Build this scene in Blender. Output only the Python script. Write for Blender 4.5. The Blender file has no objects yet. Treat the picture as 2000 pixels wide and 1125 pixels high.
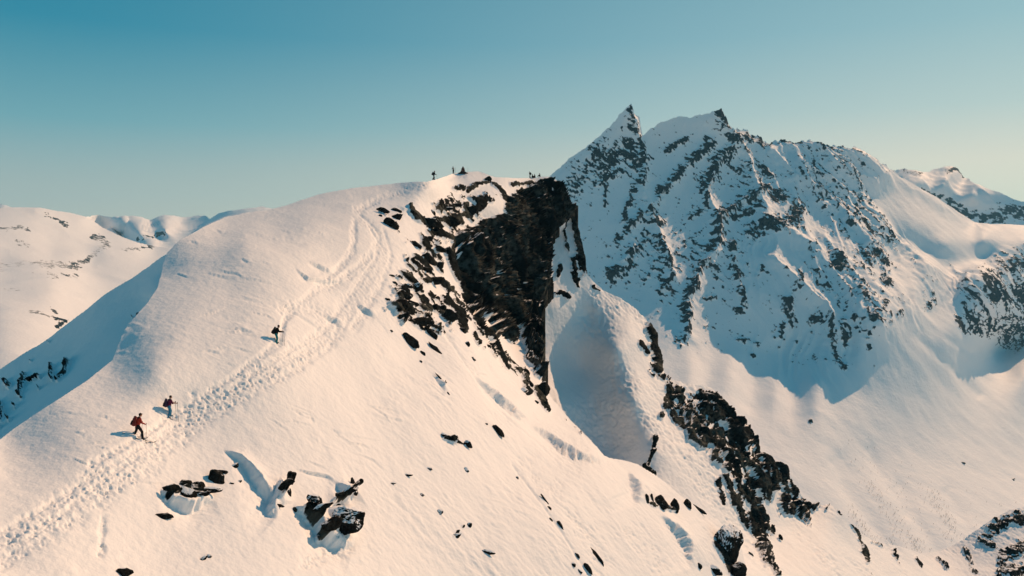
import bpy, bmesh, math, random
import numpy as np
from mathutils import Vector, Matrix
rng = np.random.RandomState(7)
random.seed(7)
C = bpy.context.scene
COL = C.collection
# ------------------------------------------------------------------ camera model
F = 1500.0; CX, CY = 1000.0, 562.5
PITCH = math.atan((CY - 450.0) / F)
cp, sp = math.cos(PITCH), math.sin(PITCH)
def unproj(px, py, d):
    px = np.asarray(px, float); py = np.asarray(py, float); d = np.asarray(d, float)
    xc = (px - CX) / F; yc = (CY - py) / F
    return np.stack([xc * d, (cp + sp * yc) * d, (-sp + cp * yc) * d], -1)
def proj(P):
    f = P[..., 1] * cp - P[..., 2] * sp
    u = P[..., 1] * sp + P[..., 2] * cp
    return CX + F * P[..., 0] / f, CY - F * u / f
SUN_AZ, SUN_EL = math.radians(46), math.radians(31)      # azimuth to the right of the view direction
SUN = np.array([math.sin(SUN_AZ) * math.cos(SUN_EL), math.cos(SUN_AZ) * math.cos(SUN_EL), math.sin(SUN_EL)])
# ------------------------------------------------------------------ noise
def _hash(i, j, k, s):
    h = (i * 374761393 + j * 668265263 + k * 2147483647 + s * 1274126177) & 0xffffffff
    h = ((h ^ (h >> 13)) * 1274126177) & 0xffffffff
    h = ((h ^ (h >> 15)) * 2246822519) & 0xffffffff
    return h ^ (h >> 16)
def perlin(P, seed=0):
    P = np.asarray(P, float)
    f = np.floor(P); r = P - f; i = f.astype(np.int64)
    u = r * r * r * (r * (r * 6 - 15) + 10)
    out = np.zeros(len(P))
    for dx in (0, 1):
        for dy in (0, 1):
            for dz in (0, 1):
                h = _hash(i[:, 0] + dx, i[:, 1] + dy, i[:, 2] + dz, seed)
                gx = ((h & 1023) / 511.5 - 1); gy = (((h >> 10) & 1023) / 511.5 - 1); gz = (((h >> 20) & 1023) / 511.5 - 1)
                w = (u[:, 0] if dx else 1 - u[:, 0]) * (u[:, 1] if dy else 1 - u[:, 1]) * (u[:, 2] if dz else 1 - u[:, 2])
                out += w * (gx * (r[:, 0] - dx) + gy * (r[:, 1] - dy) + gz * (r[:, 2] - dz))
    return out * 1.1
def fbm(P, oct=4, seed=0, lac=2.03, gain=0.5):
    a = 1.0; s = np.zeros(len(P)); Q = np.array(P, float)
    for o in range(oct):
        s += a * perlin(Q, seed + o * 17); Q = Q * lac + 13.7; a *= gain
    return s
def ridged(P, oct=4, seed=0, lac=2.1, gain=0.5):
    a = 1.0; s = np.zeros(len(P)); Q = np.array(P, float); w = np.ones(len(P))
    for o in range(oct):
        n = 1 - np.abs(perlin(Q, seed + o * 17)) * 2.2
        n = np.clip(n, 0, 1) ** 2
        s += a * n * w; w = np.clip(n * 1.5, 0, 1); Q = Q * lac + 7.1; a *= gain
    return s
def cells(P, seed=0):
    """F1, F2 distance and id of the nearest feature point (Worley)"""
    f = np.floor(P).astype(np.int64); r = P - f
    n = len(P); d1 = np.full(n, 9.0); d2 = np.full(n, 9.0); idn = np.zeros(n)
    for dx in (-1, 0, 1):
        for dy in (-1, 0, 1):
            for dz in (-1, 0, 1):
                h = _hash(f[:, 0] + dx, f[:, 1] + dy, f[:, 2] + dz, seed)
                q = np.stack([dx + (h & 1023) / 1023., dy + ((h >> 10) & 1023) / 1023., dz + ((h >> 20) & 1023) / 1023.], -1)
                d = np.sqrt(((q - r) ** 2).sum(1))
                m = d < d1
                d2 = np.where(m, d1, np.minimum(d2, d)); idn = np.where(m, (h >> 5 & 4095) / 4095., idn); d1 = np.where(m, d, d1)
    return d1, d2, idn
def sstep(a, b, x):
    t = np.clip((x - a) / (b - a), 0, 1); return t * t * (3 - 2 * t)
# ------------------------------------------------------------------ 2-D helpers
def seg_dist(px, py, pts, closed=False):
    """distance to a polyline and parameter/nearest point"""
    pts = np.asarray(pts, float); n = len(pts)
    best = np.full(px.shape, 1e18); nx = np.zeros(px.shape); ny = np.zeros(px.shape); tt = np.zeros(px.shape)
    L = 0.0
    for i in range(n if closed else n - 1):
        a = pts[i]; b = pts[(i + 1) % n]; e = b - a; l2 = max(e @ e, 1e-9)
        t = np.clip(((px - a[0]) * e[0] + (py - a[1]) * e[1]) / l2, 0, 1)
        qx = a[0] + t * e[0]; qy = a[1] + t * e[1]
        d = (px - qx) ** 2 + (py - qy) ** 2
        m = d < best
        best = np.where(m, d, best); nx = np.where(m, qx, nx); ny = np.where(m, qy, ny); tt = np.where(m, L + t * math.sqrt(l2), tt)
        L += math.sqrt(l2)
    return np.sqrt(best), nx, ny, tt
def inside(px, py, pts):
    r = np.zeros(px.shape, bool); n = len(pts)
    for i in range(n):
        x0, y0 = pts[i]; x1, y1 = pts[(i + 1) % n]
        if y0 == y1: continue
        c = ((y0 > py) != (y1 > py)) & (px < (x1 - x0) * (py - y0) / (y1 - y0) + x0)
        r ^= c
    return r
def sdf(px, py, pts):
    d, nx, ny, _ = seg_dist(px, py, pts, True)
    ins = inside(px, py, pts)
    return np.where(ins, d, -d), nx, ny
class TPS:
    def __init__(s, pts, vals, lam=1e-4):
        p = np.asarray(pts, float) / 500.0; s.p = p; n = len(p)
        d = np.sqrt(((p[:, None] - p[None]) ** 2).sum(-1))
        K = s.k(d) + lam * np.eye(n)
        A = np.concatenate([np.ones((n, 1)), p], 1)
        M = np.block([[K, A], [A.T, np.zeros((3, 3))]])
        s.w = np.linalg.solve(M, np.concatenate([np.asarray(vals, float), np.zeros(3)]))
    @staticmethod
    def k(r): return r * r * np.log(np.maximum(r, 1e-9))
    def __call__(s, px, py):
        q = np.stack([px, py], -1) / 500.0; out = np.empty(len(q)); n = len(s.p)
        for a in range(0, len(q), 40000):
            b = q[a:a + 40000]
            d = np.sqrt(((b[:, None] - s.p[None]) ** 2).sum(-1))
            out[a:a + 40000] = s.k(d) @ s.w[:n] + s.w[n] + b @ s.w[n + 1:]
        return out
def densify(pts, step=8, jitter=0, seed=1):
    """subdivide an outline, optionally roughening it"""
    out = []; r = np.random.RandomState(seed)
    for i in range(len(pts)):
        a = np.array(pts[i][:2], float); b = np.array(pts[(i + 1) % len(pts)][:2], float)
        n = max(1, int(np.hypot(*(b - a)) / step))
        for k in range(n): out.append(tuple(a + (b - a) * k / n + (r.randn(2) * jitter if k else 0)))
    return out
# ------------------------------------------------------------------ landform surfaces
def landform(name, outline, ctrl, step, shade=None, mat=None, skirt=((.015, .004), (.06, .03), (.2, .16)), lam=2e-5):
    """A terrain surface: a fine mesh through control points of known distance, with a back slope behind its edges.
    shade(px, py, P, n) -> (displacement along the normal, dict of attributes)"""
    poly = [p[:2] for p in outline]
    tps = TPS([c[:2] for c in ctrl], [100.0 / c[2] for c in ctrl], lam)
    xs = np.arange(min(p[0] for p in poly) - step, max(p[0] for p in poly) + step * 2, step)
    ys = np.arange(min(p[1] for p in poly) - step, max(p[1] for p in poly) + step * 2, step)
    GX, GY = np.meshgrid(xs, ys)
    gx, gy = GX.ravel().copy(), GY.ravel().copy()
    sd, nx, ny = sdf(gx, gy, poly)
    keep = sd > -step * 0.75
    snap = keep & (sd < 0)
    gx[snap] = nx[snap]; gy[snap] = ny[snap]
    inv = np.zeros(len(gx)); inv[keep] = tps(gx[keep], gy[keep])
    d = np.where(keep, 100.0 / np.maximum(inv, 1e-3), 1.0)
    P = unproj(gx, gy, d)
    def normals(P):
        Q = P.reshape(GX.shape + (3,))
        n = np.cross(np.gradient(Q, axis=1), np.gradient(Q, axis=0)).reshape(-1, 3)
        n /= np.linalg.norm(n, axis=1)[:, None] + 1e-12
        flip = (n * P).sum(1) > 0
        n[flip] *= -1
        return n
    # base normals from the smooth field
    e = 0.5
    def pos(a, b): return unproj(a, b, 100.0 / np.maximum(tps(a, b), 1e-3))
    kx, ky = gx[keep], gy[keep]
    n = np.cross(pos(kx + e, ky) - pos(kx - e, ky), pos(kx, ky + e) - pos(kx, ky - e))
    n /= np.linalg.norm(n, axis=1)[:, None] + 1e-12
    n[(n * P[keep]).sum(1) > 0] *= -1
    attrs = {}
    if shade:
        disp, at = shade(kx, ky, P[keep], n, d[keep])
        if disp.ndim == 1: P[keep] += n * disp[:, None]
        else: P[keep] += disp
        for k, v in at.items():
            a = np.zeros(len(gx)); a[keep] = v; attrs[k] = a
    idx = np.arange(len(gx)).reshape(GX.shape)
    q = np.stack([idx[:-1, :-1], idx[1:, :-1], idx[1:, 1:], idx[:-1, 1:]], -1).reshape(-1, 4)
    q = q[keep[q].all(1)]
    used = np.unique(q); remap = -np.ones(len(gx), int); remap[used] = np.arange(len(used))
    q = remap[q]; V = P[used]; at = {k: v[used] for k, v in attrs.items()}
    spx, spy = gx[used], gy[used]
    # back slope behind the rim
    ed = np.concatenate([q[:, [0, 1]], q[:, [1, 2]], q[:, [2, 3]], q[:, [3, 0]]])
    key = np.sort(ed, 1); _, inv_i, cnt = np.unique(key, axis=0, return_inverse=True, return_counts=True)
    be = ed[cnt[inv_i.ravel()] == 1]
    bv = np.unique(be); nb = len(bv); loc = -np.ones(len(V), int); loc[bv] = np.arange(nb)
    base = V[bv]; r = np.linalg.norm(base, axis=1)[:, None]
    rings = [base]
    for a, b in skirt:
        rings.append(base * (1 + a) + np.array([0, 0, -1.0]) * r * b)
    V2 = np.concatenate([V] + rings); n0 = len(V)
    Q2 = [q]
    for k in range(len(rings) - 1):
        o0 = n0 + k * nb; o1 = o0 + nb
        Q2.append(np.stack([loc[be[:, 1]] + o0, loc[be[:, 0]] + o0, loc[be[:, 0]] + o1, loc[be[:, 1]] + o1], -1))
    Q2 = np.concatenate(Q2)
    for k in at: at[k] = np.concatenate([at[k]] + [at[k][bv]] * len(rings))
    ob = np_mesh(name, V2, Q2, mat, at)
    ob['kind'] = 'structure'
    ob_data[name] = (tps, (spx, spy, V))
    return ob
ob_data = {}
def np_mesh(name, V, Q, mat=None, attrs=None, smooth=True):
    me = bpy.data.meshes.new(name)
    nq = Q.shape[1]
    me.vertices.add(len(V)); me.vertices.foreach_set('co', np.ascontiguousarray(V, np.float32).ravel())
    me.loops.add(Q.size); me.loops.foreach_set('vertex_index', np.ascontiguousarray(Q, np.int32).ravel())
    me.polygons.add(len(Q)); me.polygons.foreach_set('loop_start', np.arange(0, Q.size, nq, dtype=np.int32))
    me.polygons.foreach_set('use_smooth', np.full(len(Q), smooth))
    me.update(calc_edges=True); me.validate()
    for k, v in (attrs or {}).items():
        a = me.attributes.new(k, 'FLOAT', 'POINT'); a.data.foreach_set('value', np.asarray(v, np.float32))
    ob = bpy.data.objects.new(name, me); COL.objects.link(ob)
    if mat: me.materials.append(mat)
    return ob
def strokes(px, py, lines):
    """field of painted strokes [(radius, strength, [(x,y)...])] -> max of soft strokes"""
    f = np.zeros(len(px))
    for r, s, pts in lines:
        pts = np.asarray(pts, float)
        x0, y0 = pts.min(0) - r; x1, y1 = pts.max(0) + r
        m = (px > x0) & (px < x1) & (py > y0) & (py < y1)
        if not m.any(): continue
        dd = seg_dist(px[m], py[m], pts if len(pts) > 1 else np.concatenate([pts, pts + .1]))[0]
        f[m] = np.maximum(f[m], s * (1 - dd / r).clip(0, 1))
    return f
# ------------------------------------------------------------------ materials
class NT:
    def __init__(s, name):
        s.m = bpy.data.materials.new(name); s.m.use_nodes = True
        s.t = s.m.node_tree; s.t.nodes.clear()
        s.out = s.n('ShaderNodeOutputMaterial')
    def n(s, typ, **kw):
        nd = s.t.nodes.new(typ)
        for k, v in kw.items():
            if k in ('operation', 'blend_type', 'data_type', 'attribute_name', 'interpolation_type', 'feature', 'noise_dimensions', 'voronoi_dimensions', 'clamp'):
                setattr(nd, k, v)
            else: nd.inputs[k].default_value = v
        return nd
    def l(s, a, b): s.t.links.new(a, b)
    def math(s, op, a, b=None, clamp=False):
        nd = s.t.nodes.new('ShaderNodeMath'); nd.operation = op; nd.use_clamp = clamp
        for i, v in enumerate((a, b)):
            if v is None: continue
            if isinstance(v, (int, float)): nd.inputs[i].default_value = v
            else: s.l(v, nd.inputs[i])
        return nd.outputs[0]
    def rng(s, v, a, b, c=0.0, d=1.0, smooth=True):
        nd = s.t.nodes.new('ShaderNodeMapRange'); nd.interpolation_type = 'SMOOTHSTEP' if smooth else 'LINEAR'
        s.l(v, nd.inputs[0])
        for i, x in enumerate((a, b, c, d)): nd.inputs[i + 1].default_value = x
        return nd.outputs[0]
    def noise(s, vec, scale, detail=4, rough=.55, dist=0):
        nd = s.t.nodes.new('ShaderNodeTexNoise'); nd.inputs['Scale'].default_value = scale
        nd.inputs['Detail'].default_value = detail; nd.inputs['Roughness'].default_value = rough; nd.inputs['Distortion'].default_value = dist
        s.l(vec, nd.inputs['Vector']); return nd.outputs['Fac']
    def mix(s, f, a, b):
        nd = s.t.nodes.new('ShaderNodeMix'); nd.data_type = 'RGBA'
        s.l(f, nd.inputs[0]) if not isinstance(f, float) else setattr(nd.inputs[0], 'default_value', f)
        for i, v in ((6, a), (7, b)):
            if isinstance(v, tuple): nd.inputs[i].default_value = v if len(v) == 4 else v + (1,)
            else: s.l(v, nd.inputs[i])
        return nd.outputs[2]
    def attr(s, name):
        nd = s.t.nodes.new('ShaderNodeAttribute'); nd.attribute_name = name; return nd.outputs['Fac']
SNOW = (.87, .87, .88)
def terrain_material(name, rock_a, rock_b, unit, ledge=(.80, .90), soft=.03, edge_noise=.12, bump=.35, rock_bump=.8, snow=SNOW, brown=None):
    """snow lying over rock: unit = metres of the finest grain"""
    t = NT(name)
    pos = t.n('ShaderNodeNewGeometry')
    P, N = pos.outputs['Position'], pos.outputs['Normal']
    sep = t.n('ShaderNodeSeparateXYZ'); t.l(N, sep.inputs[0])
    n1 = t.noise(P, .25 / unit, 5, .6)
    n2 = t.noise(P, .06 / unit, 4, .6)
    r = t.math('ADD', t.attr('rock'), t.math('MULTIPLY', t.math('SUBTRACT', n1, .5), edge_noise * 2))
    fac = t.rng(r, .5 - soft, .5 + soft)
    up = t.math('ADD', sep.outputs[2], t.math('MULTIPLY', t.math('SUBTRACT', n1, .5), .35))
    cover = t.rng(up, ledge[0], ledge[1])
    fac = t.math('MULTIPLY', fac, t.math('SUBTRACT', 1.0, cover), True)
    rc = t.mix(t.rng(n2, .35, .65), rock_a, rock_b)
    if brown:
        rc = t.mix(t.math('MULTIPLY', t.rng(t.noise(P, .035 / unit, 4, .6), .46, .6), .9), rc, brown)
    rc2 = t.mix(t.rng(n1, .3, .7), rc, tuple(.5 * c for c in rock_a))
    sn = t.n('ShaderNodeBsdfPrincipled'); sn.inputs['Base Color'].default_value = snow + (1,)
    sn.inputs['Roughness'].default_value = .7; sn.inputs['Specular IOR Level'].default_value = .2
    rk = t.n('ShaderNodeBsdfPrincipled'); t.l(rc2, rk.inputs['Base Color']); rk.inputs['Roughness'].default_value = .85
    rk.inputs['Specular IOR Level'].default_value = .02
    b1 = t.n('ShaderNodeBump'); b1.inputs['Strength'].default_value = bump; b1.inputs['Distance'].default_value = unit * .6
    t.l(t.noise(P, .5 / unit, 4, .6), b1.inputs['Height']); t.l(b1.outputs[0], sn.inputs['Normal'])
    b2 = t.n('ShaderNodeBump'); b2.inputs['Strength'].default_value = rock_bump; b2.inputs['Distance'].default_value = unit * 3
    t.l(t.noise(P, .2 / unit, 5, .65), b2.inputs['Height']); t.l(b2.outputs[0], rk.inputs['Normal'])
    mx = t.n('ShaderNodeMixShader'); t.l(fac, mx.inputs[0]); t.l(sn.outputs[0], mx.inputs[1]); t.l(rk.outputs[0], mx.inputs[2])
    t.l(mx.outputs[0], t.out.inputs['Surface'])
    return t.m
def plain(name, col, rough=.8, spec=.2, var=0.0, scale=20):
    t = NT(name); b = t.n('ShaderNodeBsdfPrincipled'); b.inputs['Roughness'].default_value = rough; b.inputs['Specular IOR Level'].default_value = spec
    if var:
        tc = t.n('ShaderNodeTexCoord')
        c = t.mix(t.rng(t.noise(tc.outputs['Object'], scale, 4), .35, .65), tuple(x * (1 - var) for x in col), tuple(min(1, x * (1 + var)) for x in col))
        t.l(c, b.inputs['Base Color'])
    else: b.inputs['Base Color'].default_value = tuple(col) + (1,)
    t.l(b.outputs[0], t.out.inputs['Surface']); return t.m
M_NEAR = terrain_material('near_snow_and_rock', (.0025, .005, .006), (.022, .030, .031), .28, brown=(.105, .108, .092), ledge=(.93, 1.02), bump=.5)
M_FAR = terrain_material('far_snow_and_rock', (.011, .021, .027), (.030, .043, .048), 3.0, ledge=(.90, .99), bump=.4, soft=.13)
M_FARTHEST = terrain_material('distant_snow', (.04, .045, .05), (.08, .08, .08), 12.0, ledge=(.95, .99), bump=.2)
# ------------------------------------------------------------------ sky, sun, camera
w = bpy.data.worlds.new('World'); C.world = w; w.use_nodes = True
nt = w.node_tree; nt.nodes.clear()
wo = nt.nodes.new('ShaderNodeOutputWorld'); bg = nt.nodes.new('ShaderNodeBackground')

def wmath(op, x, y=None, clamp=False):
    nd = nt.nodes.new('ShaderNodeMath'); nd.operation = op; nd.use_clamp = clamp
    for i, v in enumerate((x, y)):
        if v is None: continue
        if isinstance(v, (int, float)): nd.inputs[i].default_value = v
        else: nt.links.new(v, nd.inputs[i])
    return nd.outputs[0]
def wmix(f, x, y, blend='MIX'):
    nd = nt.nodes.new('ShaderNodeMix'); nd.data_type = 'RGBA'; nd.blend_type = blend
    if isinstance(f, float): nd.inputs[0].default_value = f
    else: nt.links.new(f, nd.inputs[0])
    for i, v in ((6, x), (7, y)):
        if isinstance(v, tuple): nd.inputs[i].default_value = v + (1,)
        else: nt.links.new(v, nd.inputs[i])
    return nd.outputs[2]
sky = nt.nodes.new('ShaderNodeTexSky'); sky.sky_type = 'NISHITA'; sky.sun_disc = False
sky.sun_elevation = SUN_EL; sky.sun_rotation = SUN_AZ; sky.altitude = 1200; sky.air_density = 1.0; sky.dust_density = 1.2; sky.ozone_density = 1.0
nish = wmix(1.0, sky.outputs[0], (.055, .085, .075), 'MULTIPLY')
# colour of the clear winter sky: teal overhead, pale over the horizon, warmer towards the sun
tc = nt.nodes.new('ShaderNodeTexCoord'); sx = nt.nodes.new('ShaderNodeSeparateXYZ'); nt.links.new(tc.outputs['Generated'], sx.inputs[0])
X_, Y_, Z_ = sx.outputs
hl = wmath('SQRT', wmath('ADD', wmath('MULTIPLY', X_, X_), wmath('MULTIPLY', Y_, Y_)))
s_ = wmath('DIVIDE', wmath('ADD', wmath('MULTIPLY', X_, math.sin(SUN_AZ)), wmath('MULTIPLY', Y_, math.cos(SUN_AZ))), wmath('MAXIMUM', hl, .001))
wgt = wmath('POWER', wmath('MAXIMUM', wmath('MULTIPLY', wmath('SUBTRACT', s_, .2), 1.3), 0.0), 1.6)
def ramp(stops):
    r = nt.nodes.new('ShaderNodeValToRGB'); r.color_ramp.interpolation = 'LINEAR'; e = r.color_ramp.elements
    while len(e) < len(stops): e.new(.5)
    for k, (p, c) in enumerate(stops): e[k].position = p; e[k].color = c + (1,)
    nt.links.new(wmath('MAXIMUM', Z_, 0.0), r.inputs[0]); return r.outputs[0]
cool = ramp([(0, (.54, .53, .46)), (.04, (.45, .49, .452)), (.125, (.165, .38, .435)), (.23, (.022, .245, .362)), (.5, (.012, .165, .27)), (1, (.012, .12, .22))])
warm = ramp([(0, (.86, .80, .63)), (.079, (.78, .71, .585)), (.14, (.50, .60, .57)), (.23, (.305, .491, .533)), (.45, (.10, .30, .40)), (1, (.012, .12, .22))])
skyc = wmix(wgt, cool, warm)
nt.links.new(wmix(.12, skyc, nish), bg.inputs[0]); bg.inputs[1].default_value = 1.0
nt.links.new(bg.outputs[0], wo.inputs[0])
sl = bpy.data.lights.new('sun', 'SUN'); sl.energy = 4.15; sl.angle = math.radians(.53); sl.color = (1, .60, .34)
so = bpy.data.objects.new('sun', sl); COL.objects.link(so)
so.rotation_euler = Vector(-SUN).to_track_quat('-Z', 'Y').to_euler(); so.location = (60, 60, 120)
cam = bpy.data.cameras.new('camera'); cam.sensor_width = 36; cam.lens = F / 2000 * 36; cam.clip_start = .5; cam.clip_end = 60000
co = bpy.data.objects.new('camera', cam); COL.objects.link(co); co.rotation_euler = (math.pi / 2 - PITCH, 0, 0); C.camera = co
C.view_settings.view_transform = 'Standard'; C.view_settings.look = 'None'; C.view_settings.exposure = 0; C.view_settings.gamma = 1
C.cycles.max_bounces = 5; C.cycles.diffuse_bounces = 4; C.cycles.volume_bounces = 1; C.cycles.use_denoising = True
HAZE_DENSITY = 5e-5
# ------------------------------------------------------------------ the near ridge (snow field and cliff)
RIDGE = [(-80,905),(0,858),(60,815),(110,782),(170,742),(220,700),(230,672),(250,632),(288,592),(308,563),(314,540),(318,517),(326,494),(350,470),(375,455),
 (400,441),(440,423),(480,417),(520,412),(560,400),(620,380),(700,366),(780,358),(830,354),(850,351),(880,341),(900,336),(935,334),(950,340),(968,346),
 (1000,348),(1030,348),(1048,347),(1060,345),(1078,346),(1098,362),(1118,410),(1100,440),(1074,464),(1070,503),(1073,560),(1057,575),(1057,600),(1060,640),
 (1056,700),(1056,742),(1068,758),(1080,782),(1108,812),(1142,848),(1180,890),(1215,897),(1245,907),(1290,937),(1330,970),(1352,982),(1385,1008),(1420,1030),
 (1445,1060),(1455,1100),(1470,1220),(-80,1220)]
RIDGE_D = [(-80,1200,34),(-80,905,46),(0,1100,40),(60,1030,43),(270,857,55),(336,815,60),(540,672,74),(650,600,90),(740,490,114),(700,420,126),(847,353,156),(905,336,195),(885,338,193),(940,334,200),
 (1036,347,217),(1075,345,222),(0,860,52),(110,780,57),(220,690,66.5),(260,610,73.5),(320,560,80.5),(312,530,86.5),(350,470,95),(400,440,105),(440,422,116),(520,412,124),
 (560,400,130),(620,380,139),(700,365,148),(780,358,153),(300,720,62.5),(450,560,82),(480,480,94.5),(600,450,109),(650,520,100),(150,880,51.3),
 (850,900,78.5),(700,1000,63.6),(500,1000,55.5),(300,1100,46.4),(700,800,75.9),(1000,1100,73.7),(1000,900,92),(1000,820,103),(1150,900,108),(1200,1100,88.7),
 (1300,1000,113),(1400,1060,119),(1450,1200,110),(900,1200,64),(500,1200,47),
 (760,600,100),(830,690,99),(900,640,116),(950,700,117),(1000,740,126),(1055,745,140),(1080,785,136),(1140,840,127),(1180,885,118),
 (850,400,153),(950,400,178),(985,415,184),(940,460,172),(900,500,147),(1000,500,180),(1000,600,172),(1050,600,180),(1055,680,160),(1050,450,203),(1055,380,214),
 (950,550,155),(900,580,134),(950,640,134),(1000,680,150),(1115,410,218),(1072,480,203),(1072,560,192)]

TRAIL = [(46,1.0,[(-60,1110),(0,1072),(120,1000),(230,930)]),(40,1.0,[(230,930),(330,858),(400,803)]),(34,1.0,[(400,803),(500,745),(590,690)]),(27,1.0,[(590,690),(655,640),(685,590)]),
 (17,1.0,[(685,590),(712,555),(745,505),(742,470)]),(12,.95,[(742,470),(730,448),(700,425),(700,408)]),(9,.9,[(700,408),(740,388),(800,369),(850,357)]),(7,.9,[(850,357),(885,345),(905,343)]),
 (9,.9,[(180,905),(270,858),(345,808),(450,740),(545,672)]),(8,.9,[(545,672),(556,625),(590,590),(640,550),(690,490),(690,440)]),(20,.8,[(560,600),(610,600),(660,632)]),(12,.8,[(640,560),(690,530),(720,500)]),
 (22,.55,[(600,1100),(640,1075),(680,1070)]),(9,.6,[(200,1010),(198,1080)]),(14,.9,[(690,640),(740,560),(757,500)]),(6,.7,[(860,640),(905,700),(960,760)]),
 (30,.5,[(1030,900),(1130,1020),(1180,1100)]),(26,.6,[(1230,1040),(1290,1110)])]
LIPS = [(11,.55,[(438,878),(470,892),(492,918),(512,945),(540,968),(560,985)]),(12,.7,[(548,935),(540,965),(530,992),(545,1005)]),(13,.75,[(572,990),(598,1003),(622,1020),(640,1050),(690,1062)]),(13,.7,[(640,985),(662,972),(694,950)]),(11,.6,[(312,958),(335,978),(375,988),(415,968)]),(4,.16,[(575,915),(605,923),(640,930),(660,946)]),(9,.5,[(655,945),(668,965),(690,975)]),
 (10,.7,[(930,735),(961,763),(1001,797),(1033,819)]),(13,.7,[(1040,830),(1073,851),(1101,873),(1134,888),(1184,899)]),(14,.7,[(1228,922),(1246,950),(1256,985)]),(14,.75,[(1290,1005),(1330,1040),(1350,1070),(1358,1110)]),
 (5,.35,[(698,595),(715,603),(736,617)]),(5,.3,[(600,512),(625,520),(650,532)]),(5,.3,[(575,525),(600,545),(640,548),(680,545)]),(4,.25,[(850,730),(860,744),(875,765)]),
 (5,.3,[(630,615),(655,622),(672,634)]),(6,.3,[(775,402),(800,412),(830,440)])]
SKI_TRACKS = [[(0,1040),(150,950),(290,865),(420,780),(545,700),(640,640),(690,570),(735,500),(740,455),(705,420)],[(40,1060),(200,940),(380,815),(520,735),(610,675),(660,610),(700,540),(745,480),(720,440)],[(180,905),(270,856),(345,808),(450,738),(542,670),(556,620),(600,575),(660,520),(695,470),(694,430)],[(545,672),(562,600),(620,612),(665,630),(640,680),(560,735)],[(560,600),(640,655),(600,690)],[(580,590),(660,618),(690,600)],[(640,560),(720,500),(735,470)],[(690,640),(745,555),(765,500),(750,450)],[(700,408),(740,388),(800,369),(850,357)],[(1000,905),(1060,985),(1110,1060),(1150,1125)],[(870,650),(930,740),(1010,830),(1090,900)]]
CLIFF = [(980,414),(990,388),(1012,372),(1040,362),(1060,350),(1098,358),(1122,412),(1098,440),(1076,464),(1072,503),(1078,560),(1060,576),(1064,640),(1060,745),(1046,738),(1028,705),(1012,672),(990,668),(962,662),(938,645),(914,612),(900,570),(893,520),(880,480),(890,455),(920,442),(950,428)]
RIDGE_ROCK = [(9,1,[(890,368),(912,372),(935,359),(957,354)]),(10,1,[(964,358),(978,372),(988,388)]),(7,.85,[(1000,362),(1040,358),(1070,356)]),(9,.9,[(800,405),(815,425),(838,440)]),(14,1,[(838,440),(860,432),(885,440)]),(9,1,[(868,410),(900,400),(912,399)]),
 (15,1,[(895,428),(917,415),(938,402)]),(13,1,[(845,455),(880,465),(900,490)]),(8,.9,[(830,500),(852,520),(862,530)]),(10,.95,[(870,490),(885,520),(895,545)]),(12,1,[(830,548),(860,550),(880,565)]),(10,.8,[(785,562),(812,566)]),
 (18,1,[(870,580),(890,605),(905,640)]),(9,.8,[(770,590),(805,598),(840,610)]),(13,1,[(860,612),(876,630)]),(12,.9,[(810,632),(835,630)]),(8,.9,[(925,650),(935,670)]),(6,.9,[(955,660),(975,690),(990,720)]),(7,1,[(1005,690),(1020,718),(1030,735)]),
 (10,1,[(1024,735),(1030,770)]),(9,.9,[(1045,760),(1060,785),(1070,800)]),(5,.7,[(1105,820),(1120,832),(1135,848)]),(4,.75,[(858,734),(868,752)]),(15,1.0,[(330,966),(360,958),(392,972)]),(9,.9,[(392,972),(412,962)]),(9,.95,[(556,950),(545,974)]),(13,1.0,[(598,998),(615,1016)]),(16,1.0,[(630,1042),(668,1034),(690,1020)]),(8,.9,[(650,980),(680,966),(694,950)]),(8,.85,[(1268,985),(1290,992),(1316,996)]),(20,.95,[(1400,1062),(1424,1090),(1432,1120)]),(10,.8,[(870,855),(910,868)]),(8,.7,[(905,1028),(885,1048)]),(5,.7,[(755,420),(745,412)]),(6,.8,[(770,440),(780,455)])]
RIDGE_SNOW = [(11,1,[(950,630),(970,650),(995,685),(1018,712)]),(10,1,[(1008,645),(1015,665),(1022,690)]),(7,1,[(992,562),(1000,570)]),(6,1,[(980,578),(990,590)]),(4,.8,[(935,545),(948,552)]),(6,.9,[(935,620),(948,640)]),(5,.7,[(905,425),(925,440),(945,447)]),
 (6,.7,[(1040,370),(1062,392)]),(6,.8,[(1075,362),(1078,378)]),(4,.7,[(985,420),(1005,450)])]
rs_ = np.random.RandomState(21)
for q_ in range(95):                                        # snow caught in the joints of the cliff
    x_, y_ = 890 + 220 * rs_.rand(), 370 + 360 * rs_.rand(); l_ = 2 + 7 * rs_.rand() ** 2
    RIDGE_SNOW.append((2.2 + 2.2 * rs_.rand(), .9, [(x_, y_), (x_ + l_ * .5 * rs_.randn(), y_ + l_)]))
for q_ in range(75):                                        # thin wind crusts
    x_, y_, w_, h_ = [(330, 440, 360, 120), (360, 600, 180, 110), (60, 800, 250, 150), (500, 770, 260, 130), (700, 620, 160, 120)][q_ % 5]
    if q_ % 5 == 4: x_ += 60
    x_ += w_ * rs_.rand(); y_ += h_ * rs_.rand(); l_ = 18 + 55 * rs_.rand(); t_ = rs_.randn() * .18 + (.35 if q_ % 5 > 2 else .06)
    LIPS.append((1.5 + .9 * rs_.rand(), .045 + .06 * rs_.rand(), [(x_, y_), (x_ + l_ * .35, y_ + l_ * (.35 * t_ - .05 * rs_.rand())), (x_ + l_ * .7, y_ + l_ * .7 * t_ + 2 * rs_.randn()), (x_ + l_, y_ + l_ * t_ * 1.3)]))
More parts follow.
